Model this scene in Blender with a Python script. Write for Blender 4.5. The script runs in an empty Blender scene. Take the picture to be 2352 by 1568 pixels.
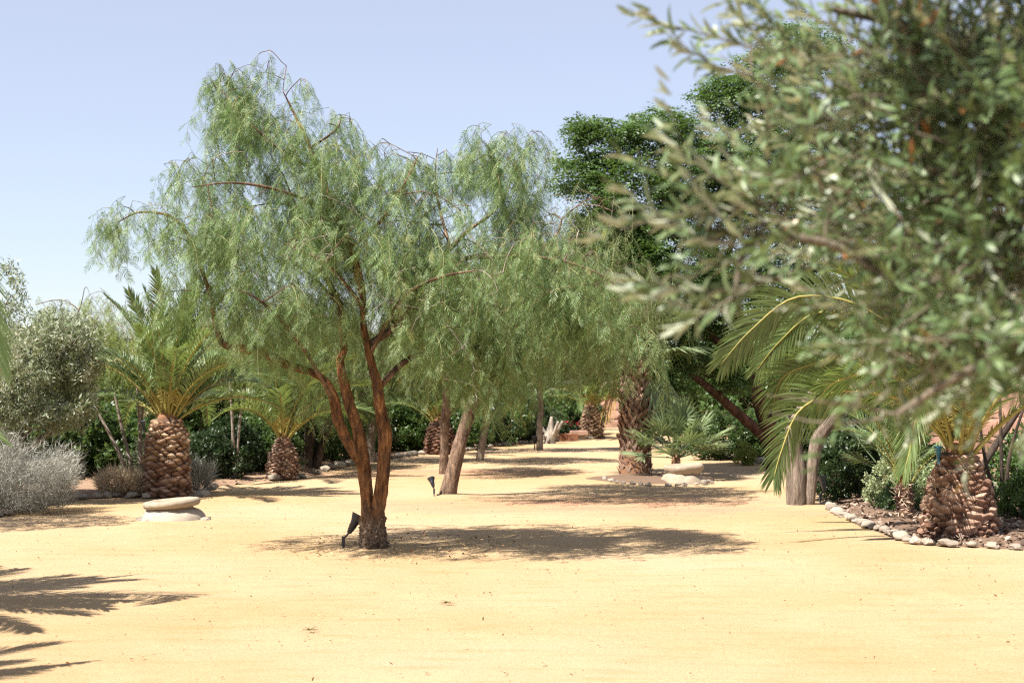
import bpy, math, random
import numpy as np
from mathutils import Vector, Matrix, noise

# ------------------------------------------------------------------ camera, sky, sun, exposure
scn = bpy.context.scene
COL = scn.collection
PITCH = math.radians(1.79)
cam_d = bpy.data.cameras.new('camera')
cam = bpy.data.objects.new('camera', cam_d); COL.objects.link(cam)
cam.location = (0, 0, 1.6); cam.rotation_euler = (math.radians(90) + PITCH, 0, 0)
cam_d.lens = 50; cam_d.sensor_width = 36; cam_d.clip_start = 0.05; cam_d.clip_end = 6000
cam_d.dof.use_dof = True; cam_d.dof.focus_distance = 13.6; cam_d.dof.aperture_fstop = 3.2
scn.camera = cam

SUN_EL = math.radians(57)
SUN_AZ = (0.80, 0.60)                                   # horizontal direction in which the light travels
world = bpy.data.worlds.new('World'); scn.world = world; world.use_nodes = True
wn = world.node_tree.nodes; wl = world.node_tree.links
bg = wn['Background']
sky = wn.new('ShaderNodeTexSky'); sky.sky_type = 'NISHITA'; sky.sun_disc = False
sky.sun_elevation = SUN_EL; sky.sun_rotation = math.atan2(-SUN_AZ[0], -SUN_AZ[1])
sky.altitude = 200; sky.air_density = 1.0; sky.dust_density = 0.5; sky.ozone_density = 4.0
veil = wn.new('ShaderNodeMix'); veil.data_type = 'RGBA'; veil.inputs[0].default_value = 0.5
veil.inputs[7].default_value = (3.75, 3.5, 3.7, 1); wl.new(sky.outputs[0], veil.inputs[6]); wl.new(veil.outputs[2], bg.inputs[0]); bg.inputs[1].default_value = 0.082

sun_d = bpy.data.lights.new('sun', 'SUN'); sun = bpy.data.objects.new('sun', sun_d); COL.objects.link(sun)
sun_d.energy = 4.8; sun_d.angle = math.radians(0.55); sun_d.color = (1.0, 0.945, 0.86)
sv = Vector((SUN_AZ[0]*math.cos(SUN_EL), SUN_AZ[1]*math.cos(SUN_EL), -math.sin(SUN_EL)))
sun.rotation_euler = sv.to_track_quat('-Z', 'Y').to_euler(); sun.location = (-20, -15, 30)

scn.view_settings.view_transform = 'Standard'; scn.view_settings.look = 'None'
scn.view_settings.exposure = 1.4; scn.view_settings.gamma = 1.0
scn.view_settings.use_curve_mapping = False
scn.render.engine = 'CYCLES'
scn.cycles.use_denoising = False; scn.cycles.use_adaptive_sampling = False; scn.cycles.filter_width = 1.25; scn.cycles.sample_clamp_indirect = 4.0
scn.cycles.max_bounces = 8; scn.cycles.diffuse_bounces = 4; scn.cycles.transmission_bounces = 5
scn.cycles.transparent_max_bounces = 8; scn.cycles.caustics_reflective = False; scn.cycles.caustics_refractive = False

# ------------------------------------------------------------------ small helpers
RNG = np.random.default_rng(7)
random.seed(7)
CP, SP = math.cos(PITCH), math.sin(PITCH)
def ray(x, y):
    u = (x - 1176) / 3266.0; v = (784 - y) / 3266.0
    return np.array((u, CP - SP*v, SP + CP*v))
def at(x, y, Y):                                        # a spot in the photograph, Y metres away, as a point of the place
    d = ray(x, y); k = Y / d[1]
    return np.array((d[0]*k, Y, 1.6 + d[2]*k))
def gnd(x, y):
    d = ray(x, y); k = -1.6 / d[2]
    return np.array((d[0]*k, d[1]*k, 0.0))
def ppm(Y): return 3266.0 / Y
def rad(a): return math.radians(a)
def nrm(v):
    v = np.asarray(v, float); return v / max(1e-9, np.linalg.norm(v))

class MB:
    """collects vertices and faces for one mesh"""
    def __init__(s): s.v = []; s.f = []; s.t = []; s.n = 0
    def add(s, v, faces, mat=0, tint=0.5, smooth=False):
        v = np.asarray(v, float).reshape(-1, 3)
        for f in (faces if isinstance(faces, list) else [faces]):
            f = np.asarray(f, np.int64)
            if f.size: s.f.append((f + s.n, mat, smooth))
        s.v.append(v); s.t.append(np.broadcast_to(np.asarray(tint, float), (len(v),)).copy()); s.n += len(v)
    def mesh(s, name, mats, tint=True):
        me = bpy.data.meshes.new(name)
        V = np.concatenate(s.v) if s.v else np.zeros((0, 3))
        me.vertices.add(len(V)); me.vertices.foreach_set('co', V.astype(np.float32).ravel())
        li = np.concatenate([f.ravel() for f, _, _ in s.f]) if s.f else np.zeros(0, np.int64)
        cnt = np.concatenate([np.full(len(f), f.shape[1]) for f, _, _ in s.f]) if s.f else np.zeros(0, np.int64)
        mi = np.concatenate([np.full(len(f), m) for f, m, _ in s.f]) if s.f else np.zeros(0, np.int64)
        sm = np.concatenate([np.full(len(f), sm_) for f, _, sm_ in s.f]) if s.f else np.zeros(0, bool)
        me.loops.add(len(li)); me.loops.foreach_set('vertex_index', li.astype(np.int32))
        me.polygons.add(len(cnt))
        st = np.concatenate(([0], np.cumsum(cnt)[:-1])) if len(cnt) else np.zeros(0, np.int64)
        me.polygons.foreach_set('loop_start', st.astype(np.int32))
        for m in (mats if isinstance(mats, (list, tuple)) else [mats]): me.materials.append(m)
        me.polygons.foreach_set('material_index', mi.astype(np.int32))
        me.polygons.foreach_set('use_smooth', sm.astype(bool))
        if tint and s.t:
            a = me.attributes.new('tint', 'FLOAT', 'POINT'); a.data.foreach_set('value', np.concatenate(s.t).astype(np.float32))
        me.update(calc_edges=True); me.validate()
        return me

def link(name, data, parent=None, loc=(0, 0, 0), rot=(0, 0, 0), scale=1.0):
    o = bpy.data.objects.new(name, data); COL.objects.link(o)
    o.location = [float(q) for q in loc]; o.rotation_euler = rot
    o.scale = (scale,)*3 if not hasattr(scale, '__len__') else scale
    if parent is not None: o.parent = parent
    return o
def tag(o, label, cat, group=None, kind=None):
    o['label'] = label; o['category'] = cat
    if group: o['group'] = group
    if kind: o['kind'] = kind
    return o
def thing(name, label, cat, loc=(0, 0, 0), rz=0, group=None, scale=1.0):
    o = link(name, None, None, loc, (0, 0, rz), scale); return tag(o, label, cat, group)
def struct(name, me, kind='structure', label=None):
    o = link(name, me); o['kind'] = kind
    if label: o['label'] = label
    return o

def tube(P, R, seg=6, jitter=0.0, cap=True):
    """frames carried along a polyline; returns vertices, faces"""
    P = np.asarray(P, float); R = np.broadcast_to(np.asarray(R, float), (len(P),))
    T = np.gradient(P, axis=0); T /= np.maximum(1e-9, np.linalg.norm(T, axis=1))[:, None]
    a = np.array((0, 0, 1.0)) if abs(T[0][2]) < 0.8 else np.array((1.0, 0, 0))
    u = nrm(np.cross(T[0], a)); V = []
    ang = np.arange(seg) * 2*math.pi/seg
    for i in range(len(P)):
        u = nrm(u - T[i]*np.dot(u, T[i])); w = np.cross(T[i], u)
        V.append(P[i] + R[i]*(np.cos(ang)[:, None]*u + np.sin(ang)[:, None]*w))
    V = np.concatenate(V)
    i = np.arange(len(P)-1)[:, None]*seg; j = np.arange(seg)[None]; k = (j+1) % seg
    F = np.stack([i+j, i+k, i+seg+k, i+seg+j], -1).reshape(-1, 4)
    fs = [F]
    if cap and seg > 3:
        e = (len(P)-1)*seg; fs.append(np.array([np.arange(e, e+seg)])); fs.append(np.array([np.arange(seg)[::-1]]))
    return V, fs
def smooth_path(P, n):
    """Catmull-Rom through P"""
    P = np.asarray(P, float); m = len(P); s = np.linspace(0, m-1, n); out = []
    for q in s:
        i = min(int(q), m-2); t = q - i
        p0, p1, p2, p3 = P[max(i-1, 0)], P[i], P[i+1], P[min(i+2, m-1)]
        out.append(0.5*((2*p1)+(-p0+p2)*t+(2*p0-5*p1+4*p2-p3)*t*t+(-p0+3*p1-3*p2+p3)*t**3))
    return np.array(out)
def rough(V, amp, fr=(1, 1, 1), seed=0.0, fade=None):
    """push vertices about by fractal noise"""
    V = np.asarray(V, float); out = V.copy()
    for i, p in enumerate(V):
        q = Vector((p[0]*fr[0]+seed, p[1]*fr[1]+seed*1.7, p[2]*fr[2]-seed))
        n = noise.noise_vector(q) + 0.5*noise.noise_vector(q*2.1)
        out[i] = p + amp*np.array(n)*(1 if fade is None else fade[i])
    return out
def stamp(TV, TF, pos, rot, scl):
    """copies of a template at many places: pos (N,3), rot (N,3,3), scl (N)"""
    TV = np.asarray(TV); N = len(pos)
    V = np.einsum('nij,vj->nvi', rot, TV) * np.asarray(scl).reshape(-1, 1, 1) + pos[:, None, :]
    off = (np.arange(N)*len(TV))[:, None, None]
    return V.reshape(-1, 3), [(np.asarray(f)[None] + off).reshape(-1, np.asarray(f).shape[1]) for f in TF]
def rz_mats(a):
    c, s = np.cos(a), np.sin(a); z = np.zeros_like(a); o = np.ones_like(a)
    return np.stack([np.stack([c, -s, z], -1), np.stack([s, c, z], -1), np.stack([z, z, o], -1)], -2)
def frame_mats(fwd, up):
    """rotation whose +Y is fwd and whose +Z lies near up; arrays (N,3)"""
    y = fwd / np.maximum(1e-9, np.linalg.norm(fwd, axis=1))[:, None]
    x = np.cross(y, up); x /= np.maximum(1e-9, np.linalg.norm(x, axis=1))[:, None]
    z = np.cross(x, y)
    return np.stack([x, y, z], -1)
def rand_unit(n, rng=None):
    v = (rng or RNG).normal(size=(n, 3)); return v/np.linalg.norm(v, axis=1)[:, None]

# ------------------------------------------------------------------ materials
def mat(name):
    m = bpy.data.materials.new(name); m.use_nodes = True
    nt = m.node_tree; return m, nt, nt.nodes['Principled BSDF']
def ramp(nt, fac, stops):
    r = nt.nodes.new('ShaderNodeValToRGB'); e = r.color_ramp.elements
    while len(e) < len(stops): e.new(0.5)
    for k, (p, c) in enumerate(stops): e[k].position = p; e[k].color = (*c, 1)
    nt.links.new(fac, r.inputs[0]); return r.outputs[0]
def nz(nt, scale, detail=4, rough_=0.6, vec=None, stretch=None):
    n = nt.nodes.new('ShaderNodeTexNoise'); n.inputs['Scale'].default_value = scale
    n.inputs['Detail'].default_value = detail; n.inputs['Roughness'].default_value = rough_
    src = vec or tc(nt, 'Object')
    if stretch:
        mp = nt.nodes.new('ShaderNodeMapping'); mp.inputs['Scale'].default_value = stretch
        nt.links.new(src, mp.inputs[0]); src = mp.outputs[0]
    nt.links.new(src, n.inputs['Vector']); return n.outputs[0]
def tc(nt, what='Object'):
    for n in nt.nodes:
        if n.type == 'TEX_COORD': return n.outputs[what]
    return nt.nodes.new('ShaderNodeTexCoord').outputs[what]
def mix(nt, a, b, fac, mode='MIX'):
    m = nt.nodes.new('ShaderNodeMix'); m.data_type = 'RGBA'; m.blend_type = mode
    for s, val in ((m.inputs[0], fac), (m.inputs[6], a), (m.inputs[7], b)):
        if hasattr(val, 'is_linked'): nt.links.new(val, s)
        elif hasattr(val, '__len__'): s.default_value = (*val, 1)
        else: s.default_value = val
    return m.outputs[2]
def bump(nt, bsdf, h, strength=0.5, dist=0.02):
    b = nt.nodes.new('ShaderNodeBump'); b.inputs['Strength'].default_value = strength; b.inputs['Distance'].default_value = dist
    nt.links.new(h, b.inputs['Height']); nt.links.new(b.outputs[0], bsdf.inputs['Normal'])
def leaf_mat(name, stops, under=None, trans=0.35, rough_=0.5, spec=0.35, tcol=(0.20, 0.26, 0.04), vary=0.25):
    m, nt, b = mat(name)
    at_ = nt.nodes.new('ShaderNodeAttribute'); at_.attribute_name = 'tint'
    oi = nt.nodes.new('ShaderNodeObjectInfo')
    c = ramp(nt, at_.outputs['Fac'], stops)
    hs = nt.nodes.new('ShaderNodeHueSaturation'); nt.links.new(c, hs.inputs['Color'])
    mr = nt.nodes.new('ShaderNodeMapRange'); mr.inputs[3].default_value = 1 - vary; mr.inputs[4].default_value = 1 + vary
    nt.links.new(oi.outputs['Random'], mr.inputs[0]); nt.links.new(mr.outputs[0], hs.inputs['Value'])
    c = hs.outputs[0]
    if under is not None:
        g = nt.nodes.new('ShaderNodeNewGeometry'); c = mix(nt, c, under, g.outputs['Backfacing'])
    nt.links.new(c, b.inputs['Base Color'])
    b.inputs['Roughness'].default_value = rough_; b.inputs['Specular IOR Level'].default_value = spec
    t = nt.nodes.new('ShaderNodeBsdfTranslucent')
    tcx = mix(nt, c, tcol, 0.55); nt.links.new(tcx, t.inputs[0])
    ms = nt.nodes.new('ShaderNodeMixShader'); ms.inputs[0].default_value = trans
    nt.links.new(b.outputs[0], ms.inputs[1]); nt.links.new(t.outputs[0], ms.inputs[2])
    nt.links.new(ms.outputs[0], nt.nodes['Material Output'].inputs[0]); return m
def bark_mat(name, c0, c1, c2, sc=9.0, stretch=(1, 1, 0.22), strength=0.9, dist=0.025):
    m, nt, b = mat(name)
    n1 = nz(nt, sc, 6, 0.65, stretch=stretch); n2 = nz(nt, 2.3, 3, 0.6)
    n3 = nz(nt, sc*4.0, 4, 0.7, stretch=stretch)
    c = ramp(nt, n1, [(0.34, c0), (0.5, c1), (0.66, c2)])
    c = mix(nt, c, tuple(q*0.42 for q in c1), ramp(nt, n2, [(0.48, (0, 0, 0)), (0.66, (0.75,)*3)]))
    c = mix(nt, c, ramp(nt, n3, [(0.3, (0.25,)*3), (0.7, (1, 1, 1))]), 0.55, 'MULTIPLY')
    nt.links.new(c, b.inputs['Base Color']); b.inputs['Roughness'].default_value = 0.9; b.inputs['Specular IOR Level'].default_value = 0.15
    h = mix(nt, n1, n3, 0.4); bump(nt, b, h, strength, dist); return m
def plain(name, col, rough_=0.7, metal=0.0, var=0.15, sc=14, spec=0.4, rand=0.0, bmp=0.2):
    m, nt, b = mat(name)
    n = nz(nt, sc, 5, 0.65)
    c = mix(nt, tuple(q*(1-var) for q in col), tuple(min(1, q*(1+var)) for q in col), n)
    if rand:
        oi = nt.nodes.new('ShaderNodeObjectInfo'); hs = nt.nodes.new('ShaderNodeHueSaturation')
        mr = nt.nodes.new('ShaderNodeMapRange'); mr.inputs[3].default_value = 1-rand; mr.inputs[4].default_value = 1+rand
        nt.links.new(oi.outputs['Random'], mr.inputs[0]); nt.links.new(mr.outputs[0], hs.inputs['Value'])
        nt.links.new(c, hs.inputs['Color']); c = hs.outputs[0]
    nt.links.new(c, b.inputs['Base Color']); b.inputs['Roughness'].default_value = rough_; b.inputs['Metallic'].default_value = metal
    b.inputs['Specular IOR Level'].default_value = spec
    if bmp: bump(nt, b, n, bmp, 0.01)
    return m

def sand_material():
    m, nt, b = mat('sand')
    big = nz(nt, 0.22, 4, 0.55); med = nz(nt, 1.7, 5, 0.65); fine = nz(nt, 55, 3, 0.8); grit = nz(nt, 240, 2, 0.8)
    streak = nz(nt, 2.2, 6, 0.7, stretch=(0.55, 2.6, 1))
    c = ramp(nt, big, [(0.32, (0.42, 0.285, 0.145)), (0.5, (0.455, 0.328, 0.195)), (0.68, (0.475, 0.355, 0.238))])
    c = mix(nt, c, (0.39, 0.225, 0.095), ramp(nt, streak, [(0.50, (0, 0, 0)), (0.72, (0.55,)*3)]))
    c = mix(nt, c, (0.49, 0.37, 0.22), ramp(nt, med, [(0.52, (0, 0, 0)), (0.75, (0.6,)*3)]))
    # reddish grit spread thinly over the sand further back
    sx = nt.nodes.new('ShaderNodeSeparateXYZ'); nt.links.new(tc(nt, 'Object'), sx.inputs[0])
    def blob(cx, cy, rx, ry):
        out = None
        for o, cc, rr in ((0, cx, rx), (1, cy, ry)):
            a = nt.nodes.new('ShaderNodeMath'); a.operation = 'SUBTRACT'; a.inputs[1].default_value = cc; nt.links.new(sx.outputs[o], a.inputs[0])
            d = nt.nodes.new('ShaderNodeMath'); d.operation = 'DIVIDE'; d.inputs[1].default_value = rr; nt.links.new(a.outputs[0], d.inputs[0])
            p = nt.nodes.new('ShaderNodeMath'); p.operation = 'MULTIPLY'; nt.links.new(d.outputs[0], p.inputs[0]); nt.links.new(d.outputs[0], p.inputs[1])
            if out is None: out = p.outputs[0]
            else:
                s = nt.nodes.new('ShaderNodeMath'); s.operation = 'ADD'; nt.links.new(out, s.inputs[0]); nt.links.new(p.outputs[0], s.inputs[1]); out = s.outputs[0]
        f = nt.nodes.new('ShaderNodeMapRange'); f.inputs[1].default_value = 1.15; f.inputs[2].default_value = 0.1
        f.inputs[3].default_value = 0; f.inputs[4].default_value = 1; nt.links.new(out, f.inputs[0]); return f.outputs[0]
    pn = nz(nt, 0.9, 5, 0.7, stretch=(0.5, 1.3, 1))
    for cx, cy, rx, ry, k in ((0.9, 19.2, 3.6, 1.6, 0.95), (-1.2, 26.2, 3.6, 1.6, 0.9), (-4.2, 25.2, 2.0, 1.2, 0.8), (2.6, 17.9, 2.0, 0.9, 0.9)):
        f = blob(cx, cy, rx, ry)
        mm = nt.nodes.new('ShaderNodeMath'); mm.operation = 'MULTIPLY'; nt.links.new(f, mm.inputs[0])
        nt.links.new(ramp(nt, pn, [(0.38, (0, 0, 0)), (0.62, (k,)*3)]), mm.inputs[1])
        c = mix(nt, c, (0.46, 0.25, 0.17), mm.outputs[0])
    c = mix(nt, c, ramp(nt, fine, [(0.25, (0.66, 0.60, 0.50)), (0.6, (1, 1, 1))]), 0.6, 'MULTIPLY')
    c = mix(nt, c, ramp(nt, grit, [(0.28, (0.55, 0.45, 0.35)), (0.44, (1, 1, 1))]), 0.45, 'MULTIPLY')
    nt.links.new(c, b.inputs['Base Color']); b.inputs['Roughness'].default_value = 0.95; b.inputs['Specular IOR Level'].default_value = 0.08
    foot = nz(nt, 7.5, 3, 0.55)
    h = mix(nt, mix(nt, mix(nt, fine, med, 0.5), foot, 0.45), grit, 0.25); bump(nt, b, h, 0.8, 0.035); return m
M_SAND = sand_material()
M_MULCH = plain('mulch', (0.15, 0.10, 0.07), 0.95, var=0.5, sc=38, spec=0.1, bmp=0.9)
M_CHIP = plain('bark_chip', (0.27, 0.16, 0.10), 0.9, var=0.6, sc=7, spec=0.1, bmp=0)
M_DRYSOIL = plain('dry_soil', (0.25, 0.165, 0.11), 0.95, var=0.3, sc=4, spec=0.1, bmp=0.6)
M_STONE = plain('pale_stone', (0.29, 0.245, 0.195), 0.85, var=0.3, sc=16, spec=0.25, rand=0.3, bmp=0.5)
M_PINK = plain('pink_stone', (0.36, 0.225, 0.17), 0.9, var=0.5, sc=4, spec=0.15, rand=0.18, bmp=0.6)
M_BRICK = plain('brick_clay', (0.22, 0.10, 0.055), 0.9, var=0.3, sc=9, spec=0.15, bmp=0.4)
M_URN = plain('weathered_stone', (0.31, 0.25, 0.185), 0.9, var=0.5, sc=9, spec=0.25, bmp=0.5)
M_URNB = plain('limewashed_stone', (0.35, 0.30, 0.24), 0.9, var=0.35, sc=10, spec=0.25, bmp=0.4)
M_BLACK = plain('black_metal', (0.025, 0.028, 0.034), 0.45, 0.2, var=0.3, sc=30, spec=0.5, bmp=0.05)
M_GREYM = plain('grey_metal', (0.10, 0.12, 0.14), 0.4, 0.5, var=0.3, sc=30, spec=0.5, bmp=0.05)
M_BLUE = plain('blue_enamel', (0.03, 0.16, 0.26), 0.3, 0.1, var=0.4, sc=20, spec=0.6, bmp=0.05)
M_LENS = plain('lamp_lens', (0.06, 0.065, 0.07), 0.2, 0.0, var=0.1, spec=0.8, bmp=0)
M_RED = plain('red_petal', (0.55, 0.06, 0.08), 0.7, var=0.3, bmp=0)
M_DRIFT = bark_mat('driftwood', (0.20, 0.17, 0.14), (0.38, 0.33, 0.27), (0.52, 0.46, 0.39), 12)

B_PEPPER = bark_mat('pepper_bark', (0.06, 0.035, 0.024), (0.25, 0.115, 0.05), (0.46, 0.215, 0.085), 15, (1, 1, 0.20), 1.0, 0.03)
B_GNARL = bark_mat('gnarled_bark', (0.10, 0.07, 0.05), (0.27, 0.19, 0.135), (0.42, 0.33, 0.25), 26, (1, 1, 0.6), 1.0, 0.04)
def gnarl_blend(m):
    nt = m.node_tree; b = nt.nodes['Principled BSDF']; src = b.inputs['Base Color'].links[0].from_socket
    sx = nt.nodes.new('ShaderNodeSeparateXYZ'); nt.links.new(tc(nt, 'Object'), sx.inputs[0])
    a = nt.nodes.new('ShaderNodeMath'); a.operation = 'MULTIPLY_ADD'; nt.links.new(nz(nt, 9, 4, 0.7), a.inputs[0]); a.inputs[1].default_value = 0.5; nt.links.new(sx.outputs[2], a.inputs[2])
    f = nt.nodes.new('ShaderNodeMapRange'); f.inputs[1].default_value = 0.50; f.inputs[2].default_value = 0.74; nt.links.new(a.outputs[0], f.inputs[0])
    st = (1, 1, 0.2); n1 = nz(nt, 15, 6, 0.65, stretch=st); n2 = nz(nt, 3.1, 4, 0.65); n3 = nz(nt, 60, 4, 0.7, stretch=st)
    c = ramp(nt, n1, [(0.33, (0.055, 0.032, 0.022)), (0.5, (0.27, 0.13, 0.058)), (0.68, (0.52, 0.26, 0.11))])
    c = mix(nt, c, (0.10, 0.065, 0.05), ramp(nt, n2, [(0.5, (0, 0, 0)), (0.66, (0.75,)*3)]))
    c = mix(nt, c, ramp(nt, n3, [(0.3, (0.3,)*3), (0.7, (1.1,)*3)]), 0.6, 'MULTIPLY')
    nt.links.new(mix(nt, src, c, f.outputs[0]), b.inputs['Base Color'])
gnarl_blend(B_GNARL)
B_GREY = bark_mat('grey_bark', (0.12, 0.09, 0.07), (0.26, 0.205, 0.16), (0.37, 0.30, 0.245), 16, (1, 1, 0.14), 1.0, 0.03)
B_BROWN = bark_mat('brown_bark', (0.09, 0.06, 0.045), (0.22, 0.145, 0.10), (0.36, 0.25, 0.175), 17, (1, 1, 0.3), 1.0, 0.03)
B_REDDISH = bark_mat('reddish_bark', (0.035, 0.019, 0.014), (0.08, 0.042, 0.03), (0.13, 0.07, 0.05), 10, (1, 1, 0.3), 0.8, 0.02)
B_DARK = bark_mat('dark_bark', (0.03, 0.022, 0.018), (0.075, 0.055, 0.042), (0.13, 0.095, 0.075), 10, (1, 1, 0.3), 0.8, 0.02)
B_TWIG = bark_mat('grey_twig', (0.20, 0.165, 0.135), (0.34, 0.28, 0.235), (0.46, 0.40, 0.35), 8)
B_OLIVE = bark_mat('olive_bark', (0.10, 0.085, 0.065), (0.23, 0.19, 0.14), (0.36, 0.31, 0.24), 12)

L_PEPPER = leaf_mat('pepper_leaf', [(0.0, (0.065, 0.12, 0.034)), (0.45, (0.155, 0.255, 0.085)), (0.8, (0.275, 0.375, 0.185)), (0.97, (0.30, 0.295, 0.075))], None, 0.4, 0.42, 0.5, (0.22, 0.35, 0.09), 0.15)
L_PEPSHOOT = plain('pepper_shoot', (0.19, 0.20, 0.085), 0.8, var=0.3, bmp=0)
L_PEPBG = leaf_mat('weeping_leaf', [(0.0, (0.06, 0.10, 0.025)), (0.5, (0.10, 0.155, 0.045)), (1.0, (0.17, 0.20, 0.06))], None, 0.35, 0.55, 0.3, (0.22, 0.26, 0.05), 0.2)
L_YELLOW = leaf_mat('yellow_green_leaf', [(0.0, (0.10, 0.15, 0.03)), (0.5, (0.17, 0.23, 0.045)), (1.0, (0.30, 0.30, 0.06))], None, 0.4, 0.55, 0.3, (0.30, 0.34, 0.06), 0.2)
L_OLIVE = leaf_mat('olive_leaf', [(0.0, (0.04, 0.07, 0.022)), (0.5, (0.105, 0.165, 0.065)), (0.9, (0.21, 0.28, 0.135)), (0.985, (0.18, 0.235, 0.08)), (1.0, (0.36, 0.16, 0.055))],
                   (0.44, 0.47, 0.345), 0.24, 0.40, 0.5, (0.22, 0.28, 0.06), 0.12)
L_OLIVEBG = leaf_mat('silver_olive_leaf', [(0.0, (0.09, 0.13, 0.05)), (0.5, (0.165, 0.215, 0.10)), (1.0, (0.31, 0.35, 0.215))], (0.33, 0.345, 0.25), 0.25, 0.45, 0.4, (0.24, 0.28, 0.10), 0.15)
L_GREEN = leaf_mat('glossy_green_leaf', [(0.0, (0.036, 0.075, 0.02)), (0.5, (0.078, 0.145, 0.04)), (1.0, (0.155, 0.235, 0.075))], None, 0.32, 0.45, 0.4, (0.15, 0.25, 0.035), 0.1)
L_HEDGE = leaf_mat('hedge_leaf', [(0.0, (0.035, 0.07, 0.018)), (0.5, (0.065, 0.12, 0.032)), (1.0, (0.12, 0.18, 0.055))], None, 0.3, 0.4, 0.45, (0.16, 0.25, 0.04), 0.25)
L_DARKHEDGE = leaf_mat('dark_shrub_leaf', [(0.0, (0.016, 0.032, 0.011)), (0.5, (0.03, 0.055, 0.018)), (1.0, (0.055, 0.085, 0.03))], None, 0.25, 0.4, 0.4, (0.08, 0.14, 0.03), 0.2)
L_PALE = leaf_mat('pale_variegated_leaf', [(0.0, (0.18, 0.24, 0.10)), (0.5, (0.34, 0.40, 0.21)), (1.0, (0.52, 0.55, 0.36))], None, 0.3, 0.45, 0.4, (0.36, 0.40, 0.14), 0.1)
L_GREYGREEN = leaf_mat('grey_green_leaf', [(0.0, (0.12, 0.15, 0.085)), (0.5, (0.19, 0.225, 0.135)), (1.0, (0.29, 0.315, 0.21))], None, 0.3, 0.55, 0.3, (0.24, 0.28, 0.12), 0.2)
L_SILVER = leaf_mat('silver_twig', [(0.0, (0.22, 0.21, 0.17)), (0.5, (0.36, 0.355, 0.31)), (1.0, (0.50, 0.50, 0.455))], None, 0.15, 0.8, 0.1, (0.35, 0.34, 0.25), 0.08)
L_STRAW = leaf_mat('straw', [(0.0, (0.42, 0.32, 0.21)), (0.5, (0.58, 0.46, 0.33)), (1.0, (0.68, 0.57, 0.43))], None, 0.2, 0.85, 0.1, (0.42, 0.33, 0.18), 0.05)
L_PALM = leaf_mat('date_palm_leaflet', [(0.0, (0.07, 0.115, 0.034)), (0.5, (0.13, 0.19, 0.062)), (1.0, (0.22, 0.275, 0.11))], None, 0.36, 0.42, 0.5, (0.23, 0.32, 0.05), 0.18)
L_RACHIS = plain('palm_rachis', (0.27, 0.235, 0.06), 0.55, var=0.3, sc=8, rand=0.2, bmp=0)
L_FAN = leaf_mat('fan_palm_leaf', [(0.0, (0.09, 0.14, 0.065)), (0.5, (0.165, 0.22, 0.11)), (1.0, (0.30, 0.35, 0.21))], None, 0.3, 0.42, 0.5, (0.27, 0.32, 0.07), 0.2)
L_DEADFAN = leaf_mat('dead_fan_leaf', [(0.0, (0.24, 0.14, 0.05)), (0.5, (0.38, 0.24, 0.09)), (1.0, (0.46, 0.32, 0.15))], None, 0.3, 0.7, 0.2, (0.40, 0.25, 0.06), 0.1)
def scale_mat(name, c0, c1, c2):
    m, nt, b = mat(name)
    oi = nt.nodes.new('ShaderNodeObjectInfo'); n = nz(nt, 22, 5, 0.7)
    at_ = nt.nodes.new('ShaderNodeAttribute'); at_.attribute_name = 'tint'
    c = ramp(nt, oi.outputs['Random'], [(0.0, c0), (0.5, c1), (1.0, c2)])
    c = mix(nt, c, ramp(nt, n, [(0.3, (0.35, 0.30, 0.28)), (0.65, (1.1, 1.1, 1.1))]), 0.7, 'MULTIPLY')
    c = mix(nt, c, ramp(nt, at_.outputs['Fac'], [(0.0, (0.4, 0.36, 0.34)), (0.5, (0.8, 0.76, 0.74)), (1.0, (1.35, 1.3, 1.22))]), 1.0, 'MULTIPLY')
    nt.links.new(c, b.inputs['Base Color']); b.inputs['Roughness'].default_value = 0.85; b.inputs['Specular IOR Level'].default_value = 0.2
    bump(nt, b, n, 0.6, 0.01); return m
M_SCALE = scale_mat('palm_leaf_base', (0.13, 0.07, 0.048), (0.23, 0.145, 0.105), (0.32, 0.235, 0.185))
M_SCALE2 = scale_mat('pale_leaf_base', (0.15, 0.085, 0.052), (0.29, 0.20, 0.135), (0.46, 0.36, 0.26))
M_BOOT = scale_mat('fan_palm_boot', (0.27, 0.16, 0.12), (0.38, 0.265, 0.215), (0.48, 0.38, 0.32))
M_CORE = plain('palm_core', (0.10, 0.06, 0.042), 0.95, var=0.45, sc=30, spec=0.1, bmp=0.9)
M_FIBRE = plain('palm_fibre', (0.22, 0.12, 0.07), 0.95, var=0.45, sc=40, spec=0.1, bmp=0.8)

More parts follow.
